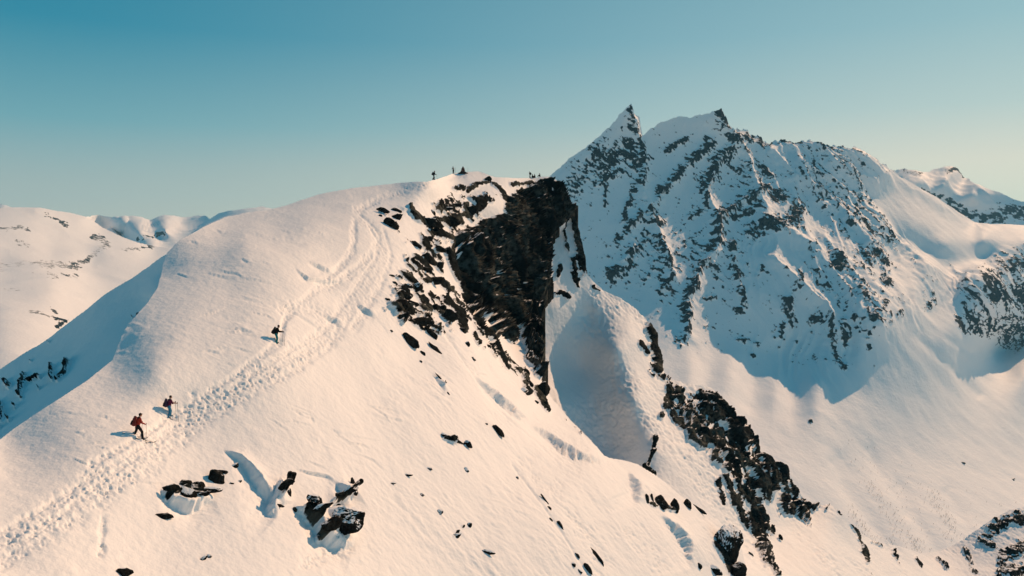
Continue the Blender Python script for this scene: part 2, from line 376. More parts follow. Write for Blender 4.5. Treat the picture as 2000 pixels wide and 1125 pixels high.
def ridge_shade(px, py, P, n, d):
    X = P.copy()
    dist = sstep(60, 20, d)
    low = fbm(X / 14, 3, 3)
    disp = .35 * low * sstep(35, 80, d)
    # wind ripples and crusts
    m = sstep(-.05, .45, fbm(X / 11, 3, 8))
    warp = fbm(X / 6, 2, 21)
    W = np.stack([X[:, 0] * .22 + warp * .5, X[:, 1] * .6 + X[:, 2] * .9 + warp * 1.1 + .18 * X[:, 0], X[:, 2] * .1], -1)
    rp = ridged(W, 3, 31)
    disp += m * .08 * rp * sstep(-.3, .3, fbm(X / 2.5, 3, 18)) + .035 * fbm(X / 1.3, 4, 5, gain=.6)
    sl = np.stack([X[:, 0] * .35 - X[:, 2] * .35, X[:, 1] * 1.3 + X[:, 0] * .25, X[:, 2] * .3], -1)
    disp += .06 * fbm(sl, 4, 6, gain=.6) * sstep(560, 900, px) * (.5 + sstep(-.3, .4, fbm(X / 9, 2, 27)))
    # trodden trail
    tr = strokes(px, py, [(r_ * 1.2, s_, l_) for r_, s_, l_ in TRAIL])
    tr = sstep(.12, .6, tr + .5 * fbm(X / 1.8, 4, 41) * (tr > 0))
    c1, c2, ci = cells(X / .31 + .25 * fbm(X / .6, 2, 91)[:, None], 5)
    c3, c4, cj = cells(X / .16, 9)
    foot = -.17 * sstep(.48, .15, c1) * (ci > .45) + .13 * sstep(.5, .2, c1) * (ci < .2) - .1 * sstep(.45, .1, c3) * (cj > .5) + .05 * sstep(.45, .1, c3) * (cj < .15)
    disp += tr * (foot * (.38 + .55 * sstep(-.3, .4, fbm(X / 3, 2, 47))) - .1 + .12 * fbm(X / .5, 3, 51))
    for pts in SKI_TRACKS:
        for off in (-3.2, 3.2):
            pp = np.array(pts, float) + [off * .5, off * .6]
            dd = seg_dist(px + 5 * low, py + 5 * fbm(X / 9, 2, 88), pp)[0]; disp -= .07 * np.exp(-(dd / 2.2) ** 2)
    # wind lips: a low step whose steep side faces the camera
    for r, h, pts in LIPS:
        pts = np.asarray(pts, float)
        x0, y0 = pts.min(0) - r * 9; x1, y1 = pts.max(0) + r * 9
        k = np.where((px > x0) & (px < x1) & (py > y0) & (py < y1))[0]
        if not len(k): continue
        dd, qx, qy, tt = seg_dist(px[k], py[k], pts)
        L = np.hypot(*np.diff(pts, axis=0).T).sum()
        taper = np.sin(np.clip(tt / L, 0, 1) * math.pi) ** .8; wide = .2 + 1.1 * np.clip(tt / L, 0, 1); dd = dd / wide
        L1 = pts[-1] - pts[0]; L1 = L1 / np.hypot(*L1)
        nrm = np.array([-L1[1], L1[0]]); nrm = nrm if nrm[1] * 1.0 - nrm[0] * .55 > 0 else -nrm
        s = np.sign((px[k] - qx) * nrm[0] + (py[k] - qy) * nrm[1]) * dd / r       # > 0 on the steep side
        s = s + .55 * fbm(X[k] / .9, 4, 81, gain=.6)
        prof = np.where(s < 0, np.exp(-np.abs(s) * .5), 1 - 1.75 * sstep(0, .9, s)) * np.where(s > .9, np.exp(-(s - .9) * .42), 1)
        disp[k] += h * taper * prof * sstep(6.5, 2.5, np.abs(s))
    # rock
    cl = sdf(px, py, CLIFF)[0]
    rk = np.maximum(sstep(-9, 9, cl), strokes(px, py, RIDGE_ROCK))
    zone = .48 * np.clip(strokes(px, py, [(55,1.6,[(800,560),(850,470),(900,425)]),(60,1.6,[(790,600),(850,620),(890,600)]),(28,1.3,[(940,650),(1010,720)]),(30,1.2,[(860,400),(960,390)])]), 0, 1)
    rk = np.maximum(rk, zone)
    sn = strokes(px, py, RIDGE_SNOW)
    k = np.where((rk > .02))[0]
    rock = np.zeros(len(px))
    Y = X[k]
    f = fbm(Y / 2.8, 5, 61, gain=.66)
    f2 = fbm(np.stack([Y[:, 0] / 2.2, Y[:, 1] / 2.2, Y[:, 2] / 5], -1), 4, 62)
    rock[k] = rk[k] + .55 * f * (1 - .35 * sstep(6, 25, cl[k])) - 1.1 * sn[k]
    # broken faces: upright ribs and blocks
    warpv = fbm(Y / 9, 2, 77)
    V = np.stack([Y[:, 0] / 4.6 + warpv * .5, Y[:, 1] / 4.6, Y[:, 2] / 13 + warpv * .3], -1)
    b1, b2, bi = cells(V, 13)
    V2 = np.stack([Y[:, 0] / 1.7 + warpv, Y[:, 1] / 1.7, Y[:, 2] / 2.9 + .3 * Y[:, 0]], -1)
    e1, e2, ei = cells(V2, 15)
    blk = 2.2 * (bi - .5) + 1.3 * np.clip(b2 - b1, 0, .6) + .9 * (ei - .5) + .5 * np.clip(e2 - e1, 0, .5) + .5 * f2 + .9 * fbm(Y / 7, 3, 17)
    big = sstep(-4, 14, cl[k])
    amt = sstep(.38, .62, rock[k])
    pil = ridged(np.stack([(Y[:, 0] * .8 + Y[:, 1] * .6) / 3.4 + .3 * warpv, Y[:, 2] / 26, warpv], -1), 3, 19)
    disp[k] += amt * (blk * (.3 + .6 * big) + 3.2 * big * (pil - .7) + .4 + .4 * big)
    rock[k] += .0
    return disp, {'rock': rock}
RO = [(x + (7 * fbm(np.array([[y / 15., 2.2, .7]]), 3, 5)[0] if x > 1045 and 360 < y < 745 else 0), y) for x, y in densify(RIDGE, 5)]
landform('ridge_terrain', RO, RIDGE_D, 1.9, ridge_shade, M_NEAR)
HOLLOW = [(-80,775),(0,720),(100,655),(200,580),(290,522),(316,502),(340,490),(360,560),(280,680),(200,770),(60,860),(-80,960)]
HOLLOW_D = [(-80,770,112),(0,720,111),(100,655,109),(200,580,106),(290,522,103),(318,500,102),(0,850,66),(100,790,69),(220,690,78),(310,570,91),(100,730,84),(200,650,88),(0,790,82),(280,590,92),(-80,900,62),(350,560,93)]

HOLLOW_ROCK = [(9,1,[(14,748),(20,755)]),(8,1,[(52,735),(44,752),(40,772)]),(8,1,[(58,745),(70,740),(78,738)]),(6,1,[(103,716),(104,742)]),(8,1,[(135,708),(128,728),(114,743)]),(8,1,[(2,790),(6,805),(3,820)]),(6,.9,[(31,796)]),(6,.9,[(44,778)]),(6,.9,[(20,822)]),(4,.9,[(78,760)]),(5,1,[(277,617),(272,622)]),(5,.8,[(258,618)]),(4,.8,[(95,668)]),(4,.8,[(60,705)]),(7,.8,[(-8,840),(0,836)])]
def hollow_shade(px, py, P, n, d):
    rk = strokes(px, py, HOLLOW_ROCK)
    rock = np.where(rk > 0, rk + .4 * fbm(P / 1.6, 4, 3) * (rk > 0), 0)
    e1, e2, ei = cells(P / 1.6, 4)
    W = np.stack([P[:, 0] * .2, P[:, 1] * .1, P[:, 2] * .25], -1)
    return .25 * fbm(P / 12, 3, 2) + .03 * fbm(P / 1.2, 3, 5) + .1 * fbm(W, 3, 9) + sstep(.4, .6, rock) * (.2 + .5 * ei), {'rock': rock}
landform('snow_hollow', densify(HOLLOW, 10), HOLLOW_D, 2.0, hollow_shade, M_NEAR)
BOWL = [(1030,352),(1060,348),(1078,349),(1098,364),(1118,412),(1135,470),(1145,535),(1180,566),(1210,580),(1240,600),(1260,620),(1275,640),(1288,690),(1300,738),(1340,750),(1390,758),(1412,778),
 (1440,810),(1470,845),(1482,880),(1510,900),(1535,920),(1560,960),(1575,985),(1597,990),(1620,985),(1640,1003),(1665,1030),(1690,1048),(1720,1058),(1760,1068),
 (1800,1080),(1840,1075),(1880,1055),(1930,1018),(1970,997),(2010,988),(2090,985),(2090,1230),(1100,1230),(1000,1000),(1000,600)]
BOWL_D = [(1055,380,216),(1075,347,224),(1100,370,226),(1120,420,219.5),(1135,470,215),(1145,535,211.5),(1100,450,217),(1100,540,207),(1090,600,200),(1180,566,212),(1240,600,213),(1275,640,211),(1290,700,207),
 (1075,650,196.5),(1075,720,191.5),(1130,640,203),(1150,612,206.5),(1187,640,199.5),(1140,720,198),(1160,800,186),(1190,870,178),(1160,600,206),(1205,680,191),(1240,780,179),(1265,840,172),(1285,880,166),
 (1340,752,201),(1412,778,206),(1470,845,209),(1535,920,211),(1590,988,215),(1300,800,186),(1380,880,180),(1440,960,178),(1480,1060,172),(1330,860,176),(1390,960,168),(1450,1125,142),
 (1560,1030,197),(1620,1100,184),(1640,1003,216),(1690,1048,223),(1760,1068,236),(1840,1075,252),(1930,1018,264),(2000,990,272),(1960,1060,254),(1880,1120,238),(1760,1120,217),(1300,1000,150),(1100,800,178)]

BUTTRESS = [(1296,742),(1318,757),(1345,764),(1372,772),(1396,768),(1414,782),(1428,800),(1444,812),(1474,845),(1488,880),(1514,900),(1540,920),(1564,960),(1579,985),(1598,992),(1578,1000),(1580,1024),(1565,1012),(1548,1012),(1535,1002),(1515,1002),(1506,985),(1490,962),(1482,985),(1498,1030),(1502,1080),(1490,1090),(1475,1060),(1456,1020),(1460,985),(1440,960),(1412,908),(1396,896),(1385,872),(1345,848),(1322,822),(1316,800),(1302,790)]
BOWL_ROCK = [(19,1,[(1266,642),(1277,660),(1281,700),(1282,726)]),(9,.9,[(1250,668),(1262,690)]),(8,.9,[(1284,735),(1300,748),(1310,760)]),(9,.9,[(1302,770),(1296,800),(1288,815)]),(8,1,[(1279,856),(1276,885),(1270,900)]),(9,1,[(1270,898),(1262,915),(1278,928)]),
 (9,1,[(1084,575),(1098,572),(1108,580)]),(8,.9,[(1120,545),(1128,560),(1118,535)]),(19,1,[(1110,375),(1122,430),(1132,470),(1138,525)]),(13,1,[(1092,395),(1102,440)]),(8,.9,[(1100,440),(1104,470)]),(8,.9,[(1095,520),(1088,540)]),(9,.9,[(1108,480),(1120,510),(1124,545)]),(6,.8,[(1160,560),(1172,568)]),(9,1,[(1400,940),(1408,965),(1414,985)]),(5,.9,[(1440,985),(1449,1000)]),
 (15,1,[(1470,990),(1484,1050),(1496,1098)]),(9,1,[(1500,1090),(1518,1125)]),(13,.9,[(1300,790),(1330,830),(1370,872)]),(12,.9,[(1385,880),(1410,925),(1440,985)]),(10,.9,[(1440,985),(1458,1030)]),(8,.9,[(1425,950),(1432,985)]),(6,.9,[(1506,1030),(1508,1044)]),(4,.9,[(1522,1052)]),(7,.9,[(1664,1024),(1674,1045),(1684,1072),(1694,1098)]),(5,.8,[(1634,995),(1642,1004)]),(6,.7,[(1745,1075),(1755,1100)]),(5,.7,[(1788,1090),(1798,1110)]),(6,.7,[(1830,1090),(1850,1110)]),(6,.8,[(1700,1120),(1708,1130)]),(5,.75,[(1618,990),(1612,998)]),
 (10,.9,[(1885,1075),(1895,1100),(1905,1118)]),(24,.85,[(1930,1040),(1965,1020),(2010,1015)]),(30,.95,[(1960,1085),(2010,1070)]),(26,1,[(1960,1120),(2030,1110)]),(14,.7,[(1915,1060),(1940,1065)]),(5,.7,[(1705,1060),(1722,1066)])]
BOWL_SNOW = [(2.5 + 2 * a_, .9, [(1310 + 270 * b_, 760 + 250 * b_ + 90 * (c_ - .45)), (1312 + 270 * b_ + 4 * (a_ - .5), 766 + 250 * b_ + 90 * (c_ - .45) + 7 * c_)]) for a_, b_, c_ in np.random.RandomState(4).rand(85, 3)] + [(7,1,[(1320,750),(1350,756),(1392,762)]),(6,1,[(1337,771),(1352,780),(1368,789)]),(6,1,[(1318,783),(1327,800)]),(7,1,[(1411,787),(1435,808)]),(5,1,[(1376,842),(1394,828)]),(6,1,[(1539,930),(1536,960),(1534,992)]),(5,1,[(1562,965),(1565,1000)]),(12,1,[(1505,1000),(1512,970),(1522,950)]),(5,.9,[(1385,790),(1400,800)]),(5,.9,[(1466,860),(1468,910)]),(6,.9,[(1394,905),(1410,925)]),(5,.9,[(1460,915),(1472,935)]),(5,.9,[(1475,960),(1490,990)]),(6,.9,[(1420,870),(1432,890)]),
 (5,.9,[(1096,400),(1102,420)]),(6,.9,[(1110,432),(1118,500)])]
def bowl_shade(px, py, P, n, d):
    X = P
    grain = fbm(X / .8, 3, 4) + .8 * fbm(X / 3.5, 3, 14)
    fall = np.stack([X[:, 0] * .9 + X[:, 1] * .25, X[:, 1] * .5, X[:, 2] * .16], -1)
    disp = .5 * fbm(X / 16, 3, 3) + (.25 * grain + .2 * fbm(fall, 4, 12)) * (.35 + sstep(-.2, .4, fbm(X / 18, 2, 19)))
    cl = sdf(px, py, BUTTRESS)[0]
    rk = np.maximum(sstep(-8, 9, cl), strokes(px, py, BOWL_ROCK)); sn = strokes(px, py, BOWL_SNOW)
    k = np.where(rk > .02)[0]; rock = np.zeros(len(px)); Y = X[k]
    rock[k] = np.maximum(rk[k], .4 * sstep(-16, -2, cl[k])) + .62 * fbm(Y / 3.0, 5, 61, gain=.66) - 1.1 * sn[k]
    wv = fbm(Y / 9, 2, 7)
    V = np.stack([Y[:, 0] / 4.5 + wv * .5, Y[:, 1] / 5, Y[:, 2] / 10 + wv * .3], -1); b1, b2, bi = cells(V, 3)
    V2 = np.stack([Y[:, 0] / 1.7, Y[:, 1] / 1.7, Y[:, 2] / 3], -1); e1, e2, ei = cells(V2, 5)
    blk = 2.6 * (bi - .5) + 1.3 * np.clip(b2 - b1, 0, .6) + 1.0 * (ei - .5) + .6 * np.clip(e2 - e1, 0, .5) + .7 * fbm(Y / 5, 3, 8)
    disp[k] += sstep(.38, .62, rock[k]) * (blk * (.45 + .75 * sstep(-4, 14, cl[k])) + .6)
    return disp, {'rock': rock}
landform('bowl_terrain', densify(BOWL, 10), BOWL_D, 1.9, bowl_shade, M_NEAR)
# ------------------------------------------------------------------ the far mountain
MOUNT = [(960,430),(1040,372),(1075,343),(1110,312),(1150,283),(1180,257),(1200,238),(1218,214),(1231,206),(1236,222),(1248,228),(1250,245),(1254,264),(1270,252),(1290,240),(1320,228),(1333,227),
 (1345,230),(1365,226),(1390,219),(1407,213),(1413,226),(1420,246),(1428,256),(1440,256),(1455,254),(1468,270),(1478,267),(1484,268),(1492,282),(1505,281),(1530,277),(1545,281),(1565,278),(1580,277),(1610,285),(1640,290),
 (1670,291),(1690,300),(1720,320),(1750,342),(1790,366),(1830,388),(1870,415),(1903,436),(1940,439),(2000,441),(2090,444),(2090,1300),(960,1300)]
MOUNT_D = [(960,430,1560),(1075,343,1610),(1160,280,1655),(1230,207,1710),(1254,264,1725),(1330,227,1770),(1407,213,1800),(1425,256,1815),(1460,262,1850),(1560,280,1900),(1670,292,1950),(1750,345,2050),(1830,392,2150),(1903,438,2250),(2000,441,2350),(2090,445,2420),
 (1230,400,1600),(1150,450,1540),(1100,600,1430),(1200,640,1380),(1300,550,1470),(1420,690,1380),(1400,450,1620),(1500,450,1640),(1500,600,1480),(1550,720,1405),(1640,700,1415),(1600,800,1262),(1560,790,1283),(1330,350,1700),
 (1580,350,1840),(1700,460,1780),(1800,545,1740),(1870,580,1755),(1905,555,1780),(1700,400,1885),(1780,450,1905),(1850,476,1940),(1920,466,2080),(2000,470,2150),(1750,470,1870),(1790,500,1875),(1850,525,1900),(1920,505,2050),(2000,512,2110),(1640,420,1800),
 (1720,620,1480),(1830,600,1680),(1880,660,1640),(2000,735,1830),(2060,790,1880),(1950,690,2030),(2000,600,2060),(1960,540,1960),(2060,700,2000),(1930,600,1800),
 (1700,900,1206),(1800,1060,1037),(2000,800,1700),(1600,1000,1015),(1500,850,1158),(1400,900,1040),(1250,800,1110),(1900,900,1360),(2000,1000,1247),(1000,1200,850),(1600,1250,850),(2090,1250,900),(1000,700,1330)]

RIBS = [(26,16,[(1425,258),(1440,290),(1460,330),(1474,385),(1490,420)]),(24,20,[(1500,300),(1528,338),(1570,372),(1605,402),(1645,442),(1672,472),(1705,515)]),(24,20,[(1560,335),(1600,355),(1640,393),(1662,420),(1700,450),(1742,490),(1795,540)]),
 (20,14,[(1638,305),(1660,338),(1690,360),(1725,388),(1760,420)]),(24,18,[(1490,440),(1535,468),(1582,500),(1622,555),(1680,632),(1700,660)]),(24,20,[(1500,515),(1545,560),(1595,600),(1626,632),(1634,660)]),(26,14,[(1600,480),(1650,540),(1690,600),(1700,650)]),
 (20,12,[(1680,320),(1715,350),(1760,385)]),(18,12,[(1590,290),(1625,335),(1680,385),(1700,420)]),(16,16,[(1231,207),(1240,260),(1254,320),(1250,360),(1270,425),(1300,500),(1312,545)]),(24,18,[(1412,220),(1422,290),(1392,325),(1378,380),(1400,440),(1402,490),(1365,520),(1342,590),(1338,660)]),
 (20,12,[(1380,282),(1340,325),(1296,370),(1280,395)]),(20,12,[(1245,425),(1225,450),(1235,495),(1198,535)]),(22,12,[(1485,383),(1430,412),(1398,440)]),(16,10,[(1430,485),(1435,545),(1450,600)]),(24,12,[(1532,590),(1530,640),(1515,665)]),
 (16,10,[(1905,545),(1880,575),(1855,600)])]
MOUNT_ROCK = [(10,1,[(1227,211),(1232,242),(1246,275),(1254,334),(1250,360)]),(24,1,[(1184,329),(1206,298),(1226,290),(1245,324)]),(10,.95,[(1163,360),(1181,347),(1212,337)]),(24,.75,[(1106,378),(1132,355),(1150,319),(1173,293)]),(5,.9,[(1181,370),(1181,401)]),(7,.9,[(1240,365),(1227,396),(1215,435)]),
 (11,.9,[(1245,427),(1225,448),(1204,471)]),(15,.95,[(1266,422),(1284,437)]),(10,.8,[(1261,460),(1275,490)]),(8,.9,[(1341,270),(1302,296)]),(12,1,[(1382,280),(1369,301),(1338,324),(1318,350),(1297,368),(1282,391)]),(16,1,[(1421,267),(1423,293),(1395,319),(1382,345),(1374,370)]),(7,1,[(1374,370),(1374,412)]),
 (10,1.1,[(1405,222),(1415,252)]),(13,1,[(1434,262),(1462,278)]),(9,1,[(1480,267),(1488,290)]),(8,.75,[(1490,284),(1530,281),(1560,284)]),(11,.9,[(1483,334),(1498,355)]),(7,.9,[(1447,298),(1457,308)]),(15,1,[(1485,383),(1447,401),(1413,422),(1398,435)]),(11,.9,[(1472,417),(1416,437)]),(15,.95,[(1503,391),(1524,396)]),
 (19,.95,[(1553,415),(1540,440),(1508,450),(1462,458)]),(7,.8,[(1369,417),(1346,425)]),(17,1,[(1235,494),(1229,519),(1196,537)]),(10,.9,[(1265,464),(1247,491)]),(11,.9,[(1284,479),(1302,510),(1311,537),(1293,567)]),(11,.8,[(1265,543)]),(15,.95,[(1395,440),(1401,479),(1377,494)]),(14,.95,[(1365,519),(1353,555),(1341,582),(1335,606)]),
 (8,.9,[(1429,512),(1435,546)]),(12,.85,[(1429,485)]),(7,.8,[(1483,528),(1477,543)]),(9,.8,[(1444,570),(1453,603),(1438,609)]),(13,.95,[(1341,621),(1338,648),(1329,673)]),(6,.8,[(1371,585),(1395,582)]),(14,.9,[(1532,597),(1532,633),(1519,655)]),(5,.8,[(1465,700)]),(7,.7,[(1440,665),(1475,680)]),
 (15,.95,[(1620,514),(1632,542)]),(18,.9,[(1680,500),(1692,520)]),(13,.85,[(1717,523),(1719,544)]),(9,.9,[(1553,551),(1551,574)]),(8,.85,[(1585,544),(1588,565)]),(6,.8,[(1606,574)]),(7,.8,[(1625,592)]),(9,.9,[(1659,562),(1666,579),(1680,599),(1687,625),(1696,643)]),(11,.85,[(1724,560)]),(9,.85,[(1717,602)]),
 (12,.9,[(1579,629),(1609,632),(1620,650),(1627,666),(1629,699),(1643,720)]),(11,.9,[(1650,639),(1648,676)]),(9,.85,[(1664,636),(1678,643)]),(6,.85,[(1694,659)]),(7,.7,[(1692,687)]),(6,.7,[(1701,720)]),(7,.7,[(1611,715)]),
 (26,.72,[(1949,529),(2010,505)]),(38,.75,[(1915,572),(2020,580)]),(42,.75,[(1895,622),(2010,640)]),(30,.7,[(1960,660),(2020,680)]),(18,.7,[(1806,602)]),(10,.6,[(1640,285),(1680,300)]),(12,.65,[(1660,390),(1690,410)]),(30,.5,[(1560,340),(1640,420),(1700,480)]),(26,.5,[(1600,300),(1660,350)]),(40,.45,[(1640,540),(1700,620)]),
 (30,.45,[(1430,330),(1490,370)]),(36,.4,[(1340,480),(1420,540)]),(30,.4,[(1270,500),(1300,560)]),(6,.8,[(1582,828)]),(4,.7,[(1880,905)]),(3,.7,[(1980,938)])]
MOUNT_SADDLE = [(1690,385),(1745,352),(1800,378),(1860,412),(1905,438),(2090,442),(2090,490),(1960,500),(1880,540),(1800,505),(1740,450)]
MOUNT_FAN = [(1060,700),(1200,700),(1330,690),(1420,690),(1500,715),(1600,745),(1680,720),(1740,650),(1800,600),(1860,585),(2100,760),(2100,1300),(960,1300),(960,700)]
def mountain_shade(px, py, P, n, d):
    X = P
    fan = sstep(-30, 60, sdf(px, py, MOUNT_FAN)[0])
    edge = sstep(0, 14, sdf(px, py, [p for p in MOUNT])[0])
    smooth = sstep(-25, 25, sdf(px, py, MOUNT_SADDLE)[0])
    disp = np.zeros(len(px)); wob = 7 * fbm(X / 45, 4, 5, gain=.6); wob2 = 7 * fbm(X / 45, 4, 6, gain=.6)
    relief = (1 - fan) * (1 - .93 * smooth)
    rkm = strokes(px, py, MOUNT_ROCK)
    for r, h, pts in RIBS:
        dd = seg_dist(px + wob, py + wob2, pts)[0]
        disp += h * .8 * np.exp(-(dd / (r * .6))) * relief
    wp = fbm(X / 120, 2, 11)
    right = sstep(1400, 1570, px)
    u = (px - 1395 + 26 * wp) / np.maximum(py - 100, 30) ** .75
    def crease(A, B, seed): return 1 - 2 * np.abs(perlin(np.stack([A, B, np.zeros(len(A))], -1), seed))
    g1 = crease(u * 1.5, py / 420, 23); g2 = crease(u * 3.4 + .3 * wp, py / 260, 24); g3 = crease(u * 7.5 + .4 * wp, py / 150, 25)
    disp += (12 * g1 + 7 * g2 + 3.2 * g3) * (right + .14) * relief * .8
    a = X[:, 0] * .75 - X[:, 2] * .66 ; bdir = X[:, 0] * .66 + X[:, 2] * .75
    st = crease(a / 120 + .3 * wp, bdir / 34, 33)
    crag = sstep(.05, .6, rkm)
    f1, f2_, fi = cells(X / np.array([26., 26., 34.]), 6); k1, k2_, ki = cells(X / 11., 7)
    disp += crag * (5 * (fi - .5) + 4 * np.clip(f2_ - f1, 0, .5) + 2.4 * (ki - .5) + 2 * (st - .5)) * relief
    disp += (1.0 + 1.6 * right) * fbm(X / 42, 3, 43, gain=.5) * (1 - .9 * fan) * (1 - .6 * smooth)
    flow = np.stack([(px - 1500) / np.maximum(py - 420, 40) * 5 + .1 * wp, py / 600, wp * .1], -1)
    disp += fan * (2.0 * fbm(flow, 3, 53, gain=.4) + 2.5 * fbm(X / 95, 3, 54) + .2 * fbm(X / 9, 3, 56))
    for r, h, x_, y_ in [(30, 11, 1422, 742), (26, 10, 1512, 770), (24, 7, 1345, 730), (26, 8, 1590, 782)]:
        disp += h * np.exp(-(((px - x_) / r) ** 2 + ((py - y_) / (r * 1.9)) ** 2))
    # gullies low on the fan
    for r, h, pts in [(15,9,[(1640,900),(1668,970),(1700,1010),(1740,1070)]),(12,7,[(1760,950),(1790,1010),(1830,1070)]),(10,5,[(1700,880),(1725,930),(1770,1000)]),(9,4,[(1850,960),(1880,1010),(1900,1050)]),(7,6,[(1790,655),(1830,690),(1870,730),(1912,770)]),(6,4,[(1850,660),(1900,690)])]:
        dd = seg_dist(px + .4 * wob, py, pts)[0]; disp -= h * .45 * np.exp(-(dd / (1.3 * r)) ** 2)
    rk = .93 * strokes(px + 7 * fbm(X / 24, 4, 71), py + 7 * fbm(X / 24, 4, 72), [(r_ * 1.35, s_, l_) for r_, s_, l_ in MOUNT_ROCK])
    fl = np.stack([u * 9, py / 60, X[:, 1] / 60], -1)
    spk = .7 * fbm(X / 14, 3, 63, gain=.8) + .75 * fbm(X / 5.5, 2, 69); st2 = fbm(np.stack([a / 36, bdir / 8, X[:, 1] / 36], -1), 4, 66, gain=.65); fl2 = fbm(fl, 3, 67, gain=.6)
    mixn = st2 * (1 - right) + fl2 * right
    rock = np.where(rk > .01, 1.0 * rk + .95 * spk + .75 * mixn - .03, .66 * spk + .42 * mixn + .2 * (1 - fan) - .12 - .3 * smooth)
    rock -= .6 * fan * (rk < .3)
    # specks of birch low on the fan
    disp += sstep(.45, .6, rock) * (2.2 * ki + .8) * (1 - .5 * fan)
    return disp * (.35 + .65 * edge), {'rock': rock}
MO = densify(MOUNT, 2.5)
MO = [(x, y + (fbm(np.array([[x / 11., 3.3, 1.7]]), 4, 8, gain=.7)[0] * (9 if x > 1420 else 3.5) if 1075 < x < 1760 and y < 420 else 0)) for x, y in MO]
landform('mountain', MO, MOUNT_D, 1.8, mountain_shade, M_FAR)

def hill_shade(sc, amp, rocks, base=-.18, rs=16.):
    def f(px, py, P, n, d):
        rough = fbm(P / sc, 5, 5, gain=.42); rk = strokes(px, py, rocks)
        sp = fbm(P / np.array([rs * 1.6, rs * 1.6, rs * .8]), 4, 9, gain=.7)
        edge = .3 + .7 * sstep(8, 40, sd_top(px, py, P))
        return amp * (rough + .35 * (ridged(P / (sc * .8), 3, 3) - .6)) * edge, {'rock': np.where(rk > .01, rk + .75 * sp, base + .5 * sp)}
    return f
def sd_top(px, py, P): return np.full(len(px), 40.0)
DOME = [(1735,345),(1750,336),(1762,331),(1790,331),(1815,335),(1822,330),(1845,324),(1868,325),(1875,335),(1884,347),(1905,358),(1940,375),(1975,388),(2000,395),(2090,420),(2090,480),(1735,480)]
DOME_D = [(1735,345,3300),(1765,331,3300),(1815,334,3250),(1845,325,3300),(1870,327,3350),(1885,347,3330),(1770,352,2960),(1800,346,3020),(1850,348,3060),(1900,367,3075),(1950,387,3085),(1990,399,3075),(2050,412,3080),(2090,420,3100),(1760,380,2920),(1800,385,2975),(1850,395,3020),(1900,405,3038),(1950,425,3035),(1990,428,3040),(1880,430,3000),(1750,470,2800),(2050,470,3000)]
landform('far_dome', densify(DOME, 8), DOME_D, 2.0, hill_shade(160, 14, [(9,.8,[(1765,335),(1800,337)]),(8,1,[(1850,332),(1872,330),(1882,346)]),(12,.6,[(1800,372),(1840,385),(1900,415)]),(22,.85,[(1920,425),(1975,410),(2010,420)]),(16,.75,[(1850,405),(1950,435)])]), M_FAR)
# ------------------------------------------------------------------ far hills on the left
HILL = [(-80,412),(0,406),(40,404),(80,405),(110,411),(140,415),(165,422),(180,430),(200,445),(240,462),(270,472),(300,480),(420,500),(420,720),(-80,900)]
HILL_D = [(-80,412,2250),(0,406,2340),(80,405,2450),(165,422,2560),(200,445,2570),(270,472,2560),(0,500,1900),(100,500,2060),(200,490,2300),(180,515,2150),(0,515,1820),(100,560,1600),(300,490,2540),(0,620,1250),(200,600,1640),(0,720,1050),(350,485,2640),(420,520,2480),(-80,900,900),(300,700,1300)]
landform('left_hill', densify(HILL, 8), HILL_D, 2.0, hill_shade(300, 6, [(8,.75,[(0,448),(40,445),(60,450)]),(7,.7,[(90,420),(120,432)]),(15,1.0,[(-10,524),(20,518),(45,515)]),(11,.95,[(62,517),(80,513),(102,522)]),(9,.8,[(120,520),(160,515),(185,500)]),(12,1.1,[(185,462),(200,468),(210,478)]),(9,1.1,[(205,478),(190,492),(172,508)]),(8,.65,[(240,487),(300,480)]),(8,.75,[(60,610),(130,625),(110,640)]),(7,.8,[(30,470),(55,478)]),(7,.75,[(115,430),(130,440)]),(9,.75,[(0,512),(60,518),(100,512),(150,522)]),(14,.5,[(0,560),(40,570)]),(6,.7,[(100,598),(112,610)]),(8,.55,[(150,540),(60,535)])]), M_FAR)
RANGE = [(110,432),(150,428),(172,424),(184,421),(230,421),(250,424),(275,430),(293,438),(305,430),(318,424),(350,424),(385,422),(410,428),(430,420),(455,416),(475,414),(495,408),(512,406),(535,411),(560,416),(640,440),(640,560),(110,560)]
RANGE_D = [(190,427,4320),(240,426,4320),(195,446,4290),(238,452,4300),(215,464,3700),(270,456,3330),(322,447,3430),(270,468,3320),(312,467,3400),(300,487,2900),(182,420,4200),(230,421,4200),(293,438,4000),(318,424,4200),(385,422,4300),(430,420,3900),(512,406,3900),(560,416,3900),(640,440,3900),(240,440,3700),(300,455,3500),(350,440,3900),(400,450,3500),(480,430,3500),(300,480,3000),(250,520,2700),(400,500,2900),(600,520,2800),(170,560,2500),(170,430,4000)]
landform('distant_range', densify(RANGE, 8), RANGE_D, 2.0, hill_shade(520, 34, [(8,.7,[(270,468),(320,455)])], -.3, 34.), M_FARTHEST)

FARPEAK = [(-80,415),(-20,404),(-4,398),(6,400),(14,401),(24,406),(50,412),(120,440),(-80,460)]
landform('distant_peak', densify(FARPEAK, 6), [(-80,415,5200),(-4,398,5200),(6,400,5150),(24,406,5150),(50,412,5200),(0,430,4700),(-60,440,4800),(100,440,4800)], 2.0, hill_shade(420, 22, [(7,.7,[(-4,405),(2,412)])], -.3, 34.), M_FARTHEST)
gv = np.array([[x, y, -700] for y in (-1500, 7000) for x in (-6500, 6500)], float)
gr = np_mesh('valley_floor', gv, np.array([[0, 1, 3, 2]]), M_FARTHEST); gr['kind'] = 'structure'
